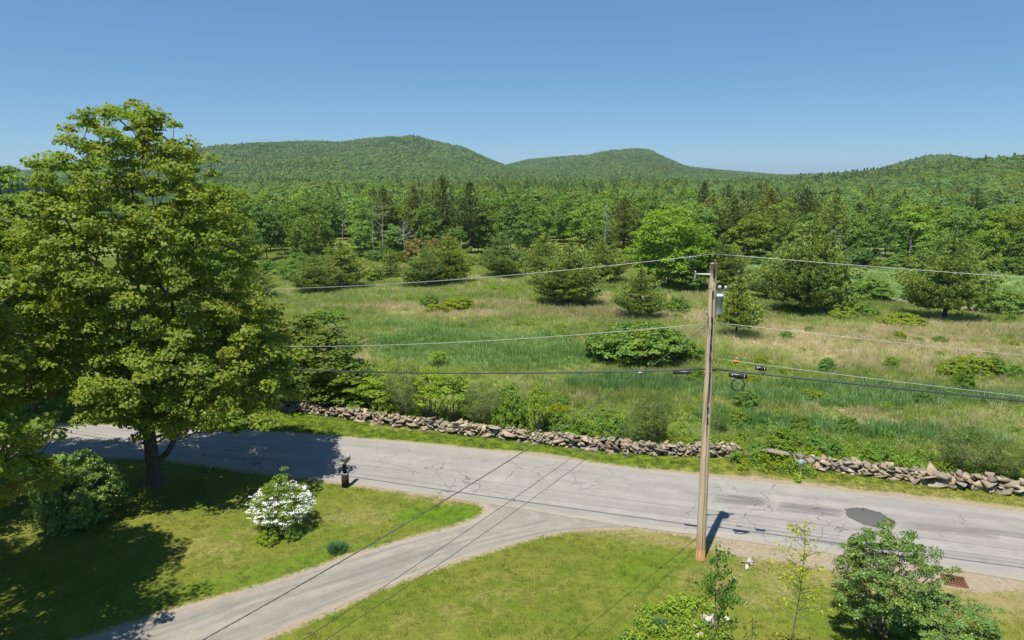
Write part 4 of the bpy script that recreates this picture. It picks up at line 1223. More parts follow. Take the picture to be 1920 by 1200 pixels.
g.tube([qa + np.array([.62 * s, -.05, -.30 * math.sin(3.14 * s) ** .8 - .06 * s]) for s in t], .009, 5); g.tube([qa + np.array([.45 + .22 * s, -.05, .0 - .16 * math.sin(3.14 * s * 1.0) * 1.0 + -.02]) for s in t], .009, 5); g.build('slack_loop', MT['blackwire'], strand)
w5 = span(pole_pt(ZY(667)) + (.13, .12, 0), (RP[0], RP[1] + .5, 7.05), (1920, 738))
w5o = wire([w5], .006, 'greycable', 'thinnest grey wire, topmost of the low bundle beyond the pole')
q, t = at_px(w5, 1362); g = Geo(); g.tube([q - t * .12, q + t * .12], .022, 6); g.build('grip_clamp', MT['steel'], w5o)
# drops to the house below the viewer
def away(px, py, z): return flat(px, py, z)
sv = span(pole_pt(ZY(607)) + (-.12, -.1, 0), away(180, 1310, 6.0), (850, 928))
svo = wire([sv], .0085, 'greycable', 'twisted grey service cable sagging from the pole down over the driveway', 'service cable', 'service_cable', twist=3)
gq, tq = at_px(sv, 1197); g = Geo(); g.box(gq + (0, 0, .03), (.16, .05, .05)); g.build('splice_sleeve', MT['steel'], svo)
dr1 = span(pole_pt(ZY(655)) + (.14, -.08, 0), away(430, 1290, 5.6), (905, 975)); dr2 = span(pole_pt(ZY(661)) + (.14, -.1, 0), away(470, 1290, 5.5), (960, 963))
wire([dr1], .0058, 'blackwire', 'thin black wire to the house, upper of the close pair over the driveway', 'service cable', 'drop_wire')
wire([dr2], .0058, 'blackwire', 'thin black wire to the house, lower of the close pair over the driveway', 'service cable', 'drop_wire')

# ------------------------------------------------------------------ mailbox, reflector stake, drain
MT['postwood'] = bark('mailbox_post_wood', (.018, .013, .010), (.06, .045, .035), (30, 30, 3))
mb = empty('mailbox', flat(648, 913), 'dark wooden mailbox post with a dull silver box at the road edge', 'mailbox', rz=-.3)
g = Geo(); g.box((0, 0, .31), (.24, .22, .62)); g.build('post_sleeve', MT['postwood'], mb)
g = Geo(); g.box((0, 0, .62 + .3), (.13, .13, .60)); g.box((0, .12, 1.12), (.12, .42, .05)); g.build('post', MT['postwood'], mb)
g = Geo(); g.box((0, .02, .635), (.26, .24, .02)); g.build('ledge', MT['bark_grey'], mb)
g = Geo(); n = 9; ar = np.linspace(0, math.pi, n); sec = [(.09, 0)] + [(.09 * math.cos(a), .13 + .09 * math.sin(a)) for a in ar] + [(-.09, 0)]
V = np.array([(x, y, z + 1.15) for y in (-.16, .36) for x, z in sec]); k = len(sec)
F = np.array([[i, (i + 1) % k, k + (i + 1) % k, k + i] for i in range(k)]); g.add(V, F)
for off, o_ in ((0, 1), (k, -1)): g.F.setdefault(k, []).append(np.array([list(range(off, off + k))[::o_]])); g.A.setdefault(k, []).append(np.array([.5]))
bx = g.build('letter_box', simple('dull_mailbox_tin', (.26, .27, .27), .6, .4, .3, .3, 14), mb)
g = Geo(); g.box((0, .37, 1.25), (.17, .02, .2)); g.build('door', MT['darksteel'], bx)
g = Geo(); g.box((.11, .1, 1.33), (.012, .12, .05)); g.box((.105, .05, 1.25), (.012, .03, .16)); g.build('flag', MT['darksteel'], bx)
sg = empty('marker_stake', flat(1499, 902), 'thin pale stake with a small grey plate in the gap between the walls', 'marker', rz=.1)
g = Geo(); g.tube([(0, 0, 0), (.03, .02, .75)], .014, 6); g.build('stake', simple('pale_stake', (.62, .60, .42), .6), sg)
g = Geo(); g.box((.05, .03, .84), (.26, .02, .34), rotm(0, .12, 0)); g.build('plate', simple('dull_grey_plate', (.27, .33, .33), .5, .4, 0, .3, 8), sg)
dc = flat(1789, 1090)
MT['rust'] = simple('rusty_iron', (.19, .085, .05), .85, .2, 0, .4, 30, .4)
dr = empty('storm_drain', dc, 'rusty red storm drain grate sunk in bare sand by the road', 'drain', rz=-.33)
g = Geo()
for y in (-.30, .30): g.box((0, y, .02), (.70, .06, .05))
for x in (-.32, .32): g.box((x, 0, .02), (.06, .54, .05))
g.build('frame', MT['rust'], dr)
g = Geo()
for k in range(7): g.box((-.24 + k * .08, 0, .022), (.026, .54, .035))
for k in range(3): g.box((0, -.15 + k * .15, .020), (.58, .026, .03))
g.build('grate', MT['rust'], dr)
g = Geo(); g.box((0, 0, .003), (.60, .54, .004)); g.build('pit_shade', simple('drain_pit_shade', (.012, .011, .01), .9), dr)  # flat near-black plate: darkness under the grate painted as colour, no hole

# ------------------------------------------------------------------ the big maples and garden shrubs
mb_ = flat(290, 908)
def big_maple():
    pz = [2.6, 3.4, 4.6, 6.0, 7.5, 9.0, 10.8, 12.0, 13.0, 13.9, 14.9, 15.7, 16.1]
    pr = [1.6, 4.2, 5.5, 5.6, 5.0, 4.6, 4.5, 4.1, 3.7, 3.3, 2.6, 1.7, .5]
    sh = ([2.6, 4, 6, 9, 12, 16.7], [2.4, 2.4, 1.7, .45, .6, .8], [-.3, -.3, -.3, -.4, -.5, -.6])
    rng = np.random.default_rng(42)
    C = crown_targets(rng, 1150, pz, pr, .38, sh, .14, 7)
    C[:, 1] *= .78
    arr, par, rad = skeleton(C, 3.2, .0125, rng, .2, expo=.47)
    gt = Geo(); tubes_from(gt, arr, par, rad, 5, rmax=.34)
    gt.tube([(0, 0, -.1), (.0, 0, .5), (.02, 0, 1.6), (0, 0, 3.2)], [.42, .31, .27, .25], 16)
    gt.tube([(.1, .1, .9), (.7, .1, 1.5), (1.5, .2, 2.9), (2.0, .2, 4.0)], [.15, .12, .10, .06], 8)
    gt.tube([(-.1, 0, 2.5), (-.9, -.1, 3.1), (-1.9, -.2, 3.4), (-3.0, -.2, 4.2)], [.15, .12, .09, .05], 8)
    gc = Geo(); clumps(gc, C, rng, 98, .50, .128, .85, .38, 1.0, jit=.9)
    return gt.mesh('maple_trunk', [MT['bark']], True), gc.mesh('maple_crown', [MT['maple']])
me = big_maple()
plant('maple_tree', me, mb_, 'tallest spreading maple with yellow-green leaves, standing on the lawn by the road', 'tree', tint=.5)

def side_maple():
    pz = [4.0, 5.0, 6.2, 8.0, 10.0, 11.6, 12.8, 13.8, 14.5]
    pr = [2.2, 3.7, 4.4, 4.7, 4.9, 4.6, 3.7, 2.3, .8]
    rng = np.random.default_rng(77)
    C = crown_targets(rng, 900, pz, pr, .38, ([4, 6, 9, 14], [1.3, .9, .1, -.2], [0, 0, 0, 0]), .16, 9)
    arr, par, rad = skeleton(C, 2.6, .0125, rng, .2, expo=.47)
    gt = Geo(); tubes_from(gt, arr, par, rad, 5, rmax=.3); gt.tube([(0, 0, -.1), (0, 0, .4), (0, 0, 2.6)], [.36, .27, .23], 14)
    gc = Geo(); clumps(gc, C, rng, 98, .50, .128, .85, .38, 1.0, jit=.9)
    return gt.mesh('side_maple_trunk', [MT['bark']], True), gc.mesh('side_maple_crown', [MT['maple']])
me = side_maple()
plant('maple_tree', me, (-17.9, 16.9, 0), 'maple reaching in from the picture edge, shading the near lawn', 'tree', tint=.47)
plant('maple_tree', me, (-23.8, 26.0, 0), 'roadside maple cut by the picture edge, filling in beside the tallest maple', 'tree', tint=.5, rz=0.1, scale=(1.1, .95, .97))
me = leafy_tree('roadside_maple', 81, 10, [1.2, 3, 5, 7, 8.6, 9.6], [2.2, 3.2, 3.4, 3.0, 1.9, .6], 330, 70, .62, .17, MT['maple_dark'], MT['bark'], 1.6, .014)
plant('maple_tree', me, flat(75, 790) + np.array([-1, 1, 0]), 'dark green maple across the road, mostly hidden behind the tall maple', 'tree', tint=.55, scale=(1.1, 1.1, 1.1))
p = hit(-15, 640)
me = leafy_tree('edge_tree', 83, 12, [2, 4, 7, 9, 11, 12], [3, 4.2, 4.6, 4.2, 2.6, .8], 360, 70, .75, .22, MT['leafy'], MT['bark'], 2.5, .016)
h = height_for(p, 292)
plant('broadleaf_tree', me, p, 'dark green tree beyond the road at the picture edge, behind the maples', 'tree', tint=.6, scale=(h / 12,) * 3)
p = hit(510, 700)
me = leafy_tree('sapling_maple', 84, 6, [.7, 1.6, 3, 4.4, 5.4, 6], [1.2, 2.0, 2.1, 1.8, 1.2, .5], 170, 60, .5, .15, MT['maple_dark'], MT['bark'], 1, .012)
for x, y, top, wpx_, lab, ti in ((575, 772, 592, 92, 'bushy young maple with layered branches right behind the start of the stone wall', .45),
                                 (520, 765, 575, 75, 'dark young maple tucked behind the tall maple, over the wall', .6),
                                 (640, 775, 668, 62, 'low leafy young tree leaning over the wall beside the young maples', .5)):
    p = hit(x, y - 6); p[1] = float(wall_y(np.array(p[0]))) + 1.9; h = height_for(p, top); w = wpx_ / FPX * depth(p) / 2.1 * 1.05
    plant('young_maple', me, p, lab, 'tree', 'young maples behind the wall', rz=x, scale=(w, w, h / 6.1), tint=ti)

# multi-stemmed bushes: one builder, several kinds
def bush(name, seed, mat, R_=1.0, H=1.0, ncl=70, per=45, cr=.22, ls=.085, dome='round', stems=9, flat_=.7, up=.4, width=.7, tip=.006, inner=.35, low=.12, lump=.42):
    rng = np.random.default_rng(seed)
    if dome == 'round': pz = [low * H, .25 * H, .5 * H, .75 * H, .92 * H, H]; pr = [.62 * R_, .95 * R_, R_, .82 * R_, .5 * R_, .15 * R_]
    elif dome == 'vase': pz = [low * H, .3 * H, .55 * H, .75 * H, .92 * H, H]; pr = [.35 * R_, .75 * R_, R_, .9 * R_, .55 * R_, .2 * R_]
    elif dome == 'cone': pz = [low * H, .2 * H, .45 * H, .7 * H, .9 * H, H]; pr = [.85 * R_, R_, .85 * R_, .5 * R_, .25 * R_, .1 * R_]
    else: pz = [low * H, .3 * H, .6 * H, .85 * H, H]; pr = [R_, R_ * .98, R_ * .9, R_ * .6, R_ * .2]
    C = crown_targets(rng, ncl, pz, pr, lump, None, inner, seed % 37)
    g = Geo()
    for k in range(stems):
        a = k * 6.283 / stems + rng.normal() * .3; i = rng.integers(len(C)); t = C[np.argmin(np.abs(np.arctan2(C[:, 1], C[:, 0]) - math.atan2(math.sin(a), math.cos(a))) + rng.random(len(C)) * .8)]
        b = np.array([math.cos(a), math.sin(a), 0]) * .08 * R_
        g.tube([b, b * 2.2 + (t - b) * .3 * np.array([.7, .7, 1.3]), b + (t - b) * .65 * np.array([.9, .9, 1.1]), t], [tip * 4, tip * 3.2, tip * 2.2, tip], 5, cap=False)
        for q in range(3):
            t2 = C[rng.integers(len(C))]; m_ = b + (t - b) * .45; 
            if np.linalg.norm(t2 - m_) < .9 * R_: g.tube([m_, (m_ + t2) / 2 + np.array([0, 0, .04]), t2], [tip * 2, tip * 1.4, tip * .6], 4, cap=False)
    gc = Geo(); clumps(gc, C, rng, per, cr, ls, flat_, up, width)
    return g.mesh(name + '_stems', [MT['twig']], True), gc.mesh(name + '_leaves', [MT[mat]])
SF = ('stems', 'foliage')

def place_bush(kind, me, R0, H0, x, yb, yt, hw, label, cat='shrub', group=None, tint=.5, on=None):
    p = hit(x, yb) if on is None else on
    dz = depth(p)
    w = hw / FPX * dz / R0
    p = p + np.array([0, w * R0 * .35, 0])
    wy = float(wall_y(np.array(p[0])))
    if kind == 'shrub' and abs(p[1] - wy) < 2.6 and p[1] > float(ypoly(FAR, np.array(p[0]))): p[1] = max(p[1], wy + .45 + w * R0 * .55)
    p[2] = float(terrain(p[0], p[1]))
    h = max(.15, height_for(p, yt)) / H0
    return plant(kind, me, p, label, cat, group, rz=x * 1.7 + yb, scale=(w, w, h), tint=snap(tint), parts=SF)

# white flowering viburnum
def viburnum():
    rng = np.random.default_rng(9); H = 1.75; R_ = 1.22
    pz = [.12, .4, .75, 1.1, 1.4, 1.7, 2.05]; pr = [.6, 1.0, 1.28, 1.12, .75, .45, .12]
    C = crown_targets(rng, 190, pz, pr, .2, None, .30, 4)
    g = Geo()
    for k in range(12):
        t = C[rng.integers(len(C))]; g.tube([(0, 0, 0), t * np.array([.4, .4, .6]), t], [.03, .018, .005], 5, cap=False)
    gl = Geo(); clumps(gl, C, rng, 44, .18, .068, .6, .5, .7)
    # flat flower heads in tiers along the outer branches
    n = 420; zz = np.interp(rng.random(n), [0, .15, .6, .93, 1], [.2, .5, .95, 1.3, 1.7]); rr = np.interp(zz, pz, pr) * rng.uniform(.70, 1.04, n); a = rng.random(n) * 6.283
    zz = np.round(zz / .17) * .17 + rng.normal(size=n) * .025 + .10
    keep = rng.random(n) < np.where(zz > 1.35, .28, 1.0)
    FC = np.stack([rr * np.cos(a), rr * np.sin(a), zz], 1)[keep]
    gf = Geo(); per = 17; m_ = len(FC) * per
    off = rng.normal(size=(m_, 3)) * np.array([.042, .042, .010])
    leaf_quads(gf, np.repeat(FC, per, 0) + off * 1.15, unit(np.array([0, 0, 1.]) + rng.normal(size=(m_, 3)) * .3), .042 * rng.uniform(.7, 1.2, m_), rng, 1.0, .05)
    return g.mesh('viburnum_stems', [MT['twig']], True), gl.mesh('viburnum_leaves', [MT['shrub_bright']]), gf.mesh('viburnum_blossom', [MT['petal']])
MT['shrub_bright'] = foliage('viburnum_leaf', (.15, .20, .010), (.09, .15, .012), None, .35, 1.)
MT['petal'] = foliage('white_petal', (.80, .80, .72), (.72, .74, .62), None, .25, 1., tcol=(1., 1., .9))
vb = empty('viburnum', flat(530, 990), 'rounded shrub covered in tiers of white blossom on the lawn', 'shrub')
for nm, q in zip(('stems', 'foliage', 'blossom'), viburnum()): c = put(nm, q, vb); c['tint'] = .5
vb.scale = (.97, .97, 1.12)

me_l = bush('lilac', 101, 'lilac', 1.0, 1.0, 330, 60, .13, .054, 'round', 12, .6, .45, .6)
place_bush('shrub', me_l, 1, 1, 130, 992, 868, 84, 'rounded green shrub under the edge of the maple, beside the long shadow', tint=.5)
me_t = bush('lilac_tree', 103, 'lilac', 1.75, 3.0, 300, 92, .21, .066, 'vase', 15, .6, .45, .6, .010, .3, .22)
lt = flat(1648, 1188)
o = plant('lilac_tree', me_t, (lt[0], lt[1], 0), 'large many-stemmed lilac tree with glossy leaves in front of the road patch', 'tree', rz=.4, scale=(.93, .93, height_for(lt, 992) / 3.05), tint=.5, parts=('stems', 'crown'))
place_bush('lilac_bush', me_t, 1.75, 3.0, 1790, 1262, 1137, 118, 'lower leafy lilac bush growing beside the foot of the lilac tree', tint=.42)

# thin young trees in the near lawn
def thin_tree(name, seed, H, mat, n, spread, ls, per, droop=.5, nb=26):
    rng = np.random.default_rng(seed)
    z = H * (.22 + .78 * rng.random(nb) ** .8); a = rng.random(nb) * 6.283; r_ = spread * (1.05 - z / H) ** .55 * rng.uniform(.45, 1.05, nb)
    E = np.stack([r_ * np.cos(a), r_ * np.sin(a), z + r_ * .55], 1)
    g = Geo(); zz = np.linspace(0, H, 9); ax = np.stack([.05 * np.sin(zz * 1.3), .05 * np.cos(zz * 1.1) - .05, zz], 1)
    g.tube(ax, np.interp(zz, [0, H], [.022, .005]), 6)
    LPp = []
    for e, z_ in zip(E, z):
        b = np.array([np.interp(z_ - .02, zz, ax[:, k]) for k in range(3)]); g.tube([b, (b + e) / 2 + (0, 0, .05), e], [.010, .007, .003], 4, cap=False)
        for q in range(per):
            f = rng.uniform(.3, 1.05); LPp.append(b * (1 - f) + e * f + rng.normal(size=3) * .07 - np.array([0, 0, .04]))
    LPp = np.array(LPp); N = unit(rng.normal(size=LPp.shape) + np.array([0, -.2, .7]))
    gl = Geo(); leaf_quads(gl, LPp, N, ls * rng.uniform(.7, 1.3, len(LPp)), rng, .55, .12, droop=droop)
    return g.mesh(name + '_stem', [MT['twig']], True), gl.mesh(name + '_leaves', [MT[mat]])
def thin(kind, me, x, yb, yt, H, label, tint=.5, sc=1.):
    b = flat(x, yb); h = height_for(b, yt) / H
    return plant(kind, me, b, label, 'young tree', None, rz=x, scale=(sc, sc, h), tint=snap(tint), parts=('stem', 'foliage'))
thin('sapling', thin_tree('birch', 201, 4.0, 'shrub', 0, 1.2, .115, 26, .6, 40), 1337, 1285, 1040, 4.0, 'slender sapling with drooping dark leaves in front of the pole base', .45)
thin('sapling', thin_tree('yellow_sapling', 202, 4.4, 'sapling', 0, 1.3, .09, 16, .3, 40), 1478, 1265, 983, 4.4, 'sparse sapling with scattered yellow-green leaves beside the lilac tree', .5)
thin('sapling', thin_tree('corner_sapling', 203, 1.2, 'lilac', 0, .3, .08, 10, .5, 10), 1405, 1290, 1160, 1.2, 'knee-high leafy sprout between the two saplings', .5)

# garden bed and small clumps
me_g = bush('garden', 105, 'weed', 1.0, .5, 150, 42, .12, .060, 'mound', 8, .7, .5, .5, .004)
g = Geo(); rg = np.random.default_rng(66); gv = [forb(400 + k, 9, .42, .2, .085, 7) for k in range(5)]
bed = line_px([(1168, 1240), (1180, 1178), (1215, 1142), (1262, 1122), (1318, 1124), (1352, 1160), (1365, 1240)])
k = 0
while k < 130:
    q = np.array([rg.uniform(bed[:, 0].min(), bed[:, 0].max()), rg.uniform(bed[:, 1].min(), bed[:, 1].max())])
    if not inside(q[:1], q[1:], bed)[0]: continue
    V, F, A = gv[rg.integers(5)]; s_ = rg.uniform(.55, 1.35); g.add(V @ rotm(0, 0, rg.random() * 6).T * s_ + np.array([q[0], q[1], 0]), F, np.clip(A + rg.normal() * .2, 0, 1)); k += 1
gu = g.build('garden_undergrowth', MT['weed']); gu['tint'] = .52; tag(gu, kind='stuff')
def blades_mesh(name, seed, n, h, sp, w, mat, lean=.5):
    V, F, r_ = blades(seed, n, h, sp, w, lean, .08); return mesh_from(name, V, [F], [MT[mat]], {'rnd': r_})
def clump(kind, me, loc, label, cat='plant', tint=.5, s=1., z=1.):
    o = put(kind, me, None, loc, s * 3); o.scale = (s, s, z * s); o['tint'] = tint; return tag(o, label, cat)
ib = blades_mesh('iris_blades', 61, 230, .42, .34, .032, 'iris')
clump('iris_clump', ib, flat(634, 1033), 'blue-green clump of strappy leaves at the driveway edge', s=.95, z=.85)
clump('iris_clump', ib, flat(1240, 1178), 'blue-green strappy clump in the middle of the garden bed', tint=.4, s=.7)
clump('iris_clump', ib, flat(1178, 1205), 'blue-green strappy clump at the outer corner of the garden bed', tint=.6, s=.6)
place_bush('perennial_clump', me_g, 1, .5, 500, 1018, 990, 30, 'grey-green leafy clump before the boulder under the white shrub', 'plant', tint=.62)
place_bush('perennial_clump', me_g, 1, .5, 548, 1014, 992, 18, 'yellowish leafy clump at the foot of the white shrub', 'plant', tint=.2)
MT['redpetal'] = foliage('red_petal', (.35, .03, .03), (.25, .05, .04), None, .25, 1.)
MT['yellowpetal'] = foliage('yellow_petal', (.75, .45, .01), (.65, .38, .01), None, .25, 1.)
def flowers(mat, seed, n, sp, h, ls):
    rng = np.random.default_rng(seed); g = Geo(); P = np.stack([rng.normal(size=n) * sp, rng.normal(size=n) * sp * .5, rng.uniform(.4, 1, n) * h], 1)
    leaf_quads(g, P, unit(np.array([0, -.2, 1.]) + rng.normal(size=(n, 3)) * .4), ls * rng.uniform(.6, 1.2, n), rng, 1., .1); return g.mesh('petals', [MT[mat]])
clump('red_flowers', flowers('redpetal', 3, 60, .16, .25, .045), flat(536, 1000), None, None)['kind'] = 'stuff'
clump('yellow_flower', flowers('yellowpetal', 4, 14, .015, .3, .07), flat(1253, 1190), 'tiny orange-yellow flower in the garden bed', 'flower')

# ------------------------------------------------------------------ meadow shrubs
KB = {}
def kb(k):
    if k not in KB:
        if k == 'round': KB[k] = (bush('round_bush', 301, 'shrub_dark', 2., 2.2, 190, 55, .32, .14, 'round'), 2., 2.2)
        if k == 'green': KB[k] = (bush('green_bush', 302, 'shrub', 1.6, 1.8, 150, 50, .28, .125, 'round'), 1.6, 1.8)
        if k == 'yellow': KB[k] = (bush('yellow_bush', 303, 'shrub_yellow', 1.2, .9, 120, 45, .20, .10, 'mound'), 1.2, .9)
        if k == 'willow': KB[k] = (bush('willow_bush', 304, 'willow', 1.5, 2.6, 260, 40, .22, .075, 'vase', 16, 1.0, .3, .35, .007, .25), 1.5, 2.6)
        if k == 'low': KB[k] = (bush('low_bush', 305, 'shrub', 1.4, .9, 110, 45, .22, .11, 'mound'), 1.4, .9)
        if k == 'sumac': KB[k] = (bush('sumac', 306, 'weed', .9, 2.0, 46, 46, .30, .13, 'vase', 7, .35, .7, .4, .010, .2, .5), .9, 2.0)
    return KB[k]
SHR = [  # x, base row, top row, half width, kind, tint, label
    (1212, 684, 612, 92, 'round', .55, 'large dark dense thicket in the open meadow beside the pole'),
    (1130, 676, 626, 38, 'round', .5, 'low shoulder bush at the near end of the large dark thicket'),
    (1285, 676, 640, 36, 'green', .5, 'bright leafy bush between the dark thicket and the pole'),
    (805, 578, 553, 19, 'round', .45, 'small brownish bush beside the yellow-green patch in the mid meadow'),
    (862, 583, 559, 30, 'yellow', .6, 'bright yellow-green patch of low shrub in the mid meadow'),
    (818, 588, 571, 22, 'yellow', .7, 'small yellow-green shrub in front of the brownish bush'),
    (628, 605, 586, 25, 'yellow', .3, 'brightest lone yellow-green bush beyond the young maples'),
    (570, 628, 596, 32, 'yellow', .6, 'yellow-green shrub just beyond the dark young maple'),
    (600, 610, 580, 12, 'sumac', .5, 'upright leafy sprout beside the brightest yellow-green bush'),
    (1640, 566, 526, 48, 'green', .45, 'broad shrub on the far stone wall beside the big pine'),
    (1590, 560, 535, 30, 'green', .6, 'shrub tucked against the big pine by the far field'),
    (1895, 592, 548, 50, 'round', .5, 'dark shrub by the picture edge beyond the tan grass'),
    (1440, 548, 512, 40, 'green', .5, 'shrub between the lone small pine and the big pine'),
    (1295, 548, 508, 36, 'round', .5, 'shrubs at the foot of the bright round tree'),
    (1225, 836, 738, 44, 'willow', .5, 'wispy grey-green willow sprouts behind the long wall'),
    (1185, 842, 792, 36, 'willow', .35, 'low wispy growth beside the willow sprouts'),
    (1140, 834, 790, 38, 'low', .5, 'low bright shrub hugging the wall between the willow and the service cable'),
    (1075, 826, 786, 34, 'low', .6, 'low bright shrub hugging the wall where the service cable crosses'),
    (1825, 893, 806, 62, 'willow', .45, 'tall twiggy green bush right behind the boulder wall'),
    (1895, 908, 830, 40, 'willow', .6, 'second twiggy bush behind the boulder wall, at the picture edge'),
    (1500, 808, 783, 20, 'low', .55, 'compact dark green bush alone in the low meadow'),
    (1475, 848, 808, 34, 'green', .6, 'dark leafy bush behind the flat brown slab'),
    (1425, 856, 832, 28, 'low', .45, 'leafy mound at the gap end of the long wall'),
    (1550, 852, 822, 36, 'low', .35, 'yellowish leafy mound behind the first stones past the gap'),
    (1590, 812, 785, 22, 'low', .3, 'reddish-green low bush in the low meadow past the gap'),
    (1655, 868, 842, 40, 'low', .5, 'leafy mound behind the middle of the boulder wall'),
    (1835, 706, 672, 38, 'yellow', .55, 'yellow-green bush in the tan grass near the picture edge'),
    (1868, 706, 674, 24, 'green', .5, 'darker bush joined to the yellow-green one in the tan grass'),
    (1908, 708, 688, 20, 'green', .45, 'small dark bush at the picture edge in the tan grass'),
    (1812, 738, 697, 20, 'green', .6, 'upright dark sapling bush below the yellow-green pair'),
    (1785, 706, 680, 26, 'yellow', .35, 'pale low shrub spreading before the yellow-green bush'),
    (1545, 752, 738, 20, 'yellow', .4, 'flat yellow-green weed patch under the low wires, in blue-green grass'),
    (1520, 744, 732, 16, 'yellow', .6, 'small bright weed patch beside the coiled cable wires'),
    (1385, 795, 772, 22, 'low', .5, 'low weed mound just past the pole'),
    (1350, 812, 775, 20, 'willow', .5, 'wispy sprout close behind the pole'),
    (1585, 600, 580, 26, 'yellow', .45, 'yellow-green shrubs at the edge of the big pine shadow'),
    (1700, 612, 592, 42, 'yellow', .5, 'low yellow-green brush before the far big pine'),
    (1620, 594, 570, 34, 'low', .55, 'green brush between the big pine and the far wall'),
    (1480, 588, 574, 26, 'yellow', .6, 'low yellowish brush at the foot of the big pine'),
    (1115, 528, 512, 16, 'low', .4, 'little bush in the meadow beyond the large round pine'),
    (1270, 588, 560, 24, 'low', .4, 'low bush behind the shaggy pine, beside the pole arm'),
    (700, 530, 502, 22, 'green', .5, 'rounded bush between the first pines of the meadow'),
    (545, 530, 492, 26, 'green', .35, 'rounded light green bush at the meadow corner by the first pine'),
    (645, 800, 735, 42, 'green', .45, 'tangled green bush behind the wall, first past the young maples'),
    (700, 795, 712, 40, 'sumac', .5, 'tall sumac-like bush rising behind the wall, first of its row'),
    (752, 806, 690, 48, 'willow', .55, 'tall twiggy bush behind the wall with bare stems showing'),
    (806, 800, 698, 36, 'sumac', .6, 'tall pinnate-leaved bush behind the middle of the wall'),
    (845, 812, 702, 36, 'sumac', .4, 'leafy sumac reaching over the middle of the wall'),
    (900, 815, 722, 50, 'willow', .4, 'broad fine-leaved bush behind the upright slab of the wall'),
    (955, 822, 752, 36, 'low', .5, 'low thick greenery behind the wall, after the fine-leaved bush'),
    (1008, 820, 724, 20, 'sumac', .5, 'single stemmed sumac standing apart above the wall'),
    (955, 770, 718, 18, 'sumac', .3, 'small sumac standing out in the grass behind the bush row'),
    (825, 690, 660, 18, 'sumac', .5, 'isolated leafy sapling at the edge of the lush green patch'),
    (1040, 812, 778, 26, 'low', .35, 'yellowish low weeds behind the wall near the lone sumac'),
    (720, 792, 748, 34, 'low', .6, 'low bright leaves between the tall bushes and the wall'),
    (680, 740, 700, 30, 'green', .5, 'light bush in the meadow just behind the tangled green bush'),
    (1710, 800, 785, 16, 'low', .5, 'tiny bush in the grass above the boulder wall'),
]
for (x, yb, yt, hw, k, ti, lab) in SHR:
    me, R0, H0 = kb(k)
    place_bush('shrub', me, R0, H0, x, yb, yt, hw, lab, 'shrub', None, ti)
# many small tufts of brush, scattered over the meadow
rng = np.random.default_rng(404)
mes = [kb('yellow'), kb('low'), kb('green')]
cnt = 0
while cnt < 110:
    x, y = rng.uniform(620, 1915), rng.uniform(535, 800)
    p = hit(x, y); X_, Y_ = np.array([p[0]]), np.array([p[1]])
    if m_lush(X_, Y_)[0] > .2 or p[1] < float(wall_y(X_)[0]) + 2: continue
    me, R0, H0 = mes[rng.choice(3, p=[.5, .35, .15])]
    s_ = rng.uniform(.16, .5); cnt += 1
    plant('meadow_brush', me, p, 'small knee-high tuft of brush scattered in the open meadow grass', 'shrub', 'small tufts of brush in the meadow', rz=x, scale=(s_, s_, s_ * rng.uniform(.7, 1.3)), tint=snap(rng.random() * .8), parts=SF)

# ------------------------------------------------------------------ pines standing in the meadow
PN = [pine_tree('broad_pine', 500 + k, 8., 3.4, MT['pine'], MT['bark_pine'], nwh=11, shape='broad', tufts=.78, blades=22, bl=.23, open_=.14, skirt=.16) for k in range(4)]
PN2 = [pine_tree('cone_pine', 520 + k, 6., 1.9, MT['pine'], MT['bark_pine'], shape='cone', tufts=.7, blades=18, bl=.22, open_=.1) for k in range(2)]
SMALL = [pine_tree('young_pine', 530, 5., 1.6, MT['pine'], MT['bark_pine'], shape='broad', tufts=.8, blades=18, bl=.22, skirt=.24)]
FP = [
    (592, 550, 474, 42, 0, 'pine with a bare lower stem, first in the row past the tall maple'),
    (642, 540, 450, 46, 1, 'dark full pine touching the first row pine'),
    (468, 556, 486, 48, 2, 'broad pine half hidden behind the tall maple'),
    (733, 521, 468, 28, 'c0', 'small dark pine alone with open tiers at the tree line'),
    (795, 539, 462, 40, 3, 'pale green pine overlapping its taller dark neighbour'),
    (842, 533, 438, 48, 0, 'tall dark pine just before the tree line gap'),
    (943, 519, 434, 42, 1, 'rounded bright pine standing between dark pines'),
    (1022, 535, 434, 46, 2, 'tall pine just behind the large round pine'),
    (1066, 570, 452, 70, 3, 'large round pine in the middle meadow with a rock beside it'),
    (1128, 528, 448, 44, 0, 'pine behind the far shoulder of the large round pine'),
    (1200, 596, 500, 50, 1, 'shaggy pine with foliage down to the grass, beside the pole arm'),
    (1380, 631, 516, 40, 's', 'small pine on a clear stem just past the transformer'),
    (1352, 542, 436, 48, 2, 'tall pine directly behind the top of the pole'),
    (1512, 586, 408, 84, 3, 'biggest full pine with a wide shadow, between the far field halves'),
    (1770, 600, 424, 80, 0, 'big wide-armed pine with forked trunk near the picture edge'),
    (1445, 560, 480, 42, 1, 'soft pale pine nestled beside the biggest full pine'),
]
for i, (x, yb, yt, hw, k, lab) in enumerate(FP):
    p = hit(x, yb)
    if k == 's': me, R0, H0 = SMALL[0], 1.6, 5.
    elif k == 'c0': me, R0, H0 = PN2[0], 1.9, 6.
    else: me, R0, H0 = PN[k], 3.4, 8.
    h = height_for(p, yt) / (H0 * 1.02); w = hw / FPX * depth(p) / (R0 * .98)
    plant('pine_tree', me, p, lab, 'tree', 'pines in the meadow', rz=i * 1.3, scale=(w, w, h), tint=snap([.5, .61, .5, .63, .36, .60, .26, .5, .5, .61, .49, .46, .52, .36, .37, .37][i]))
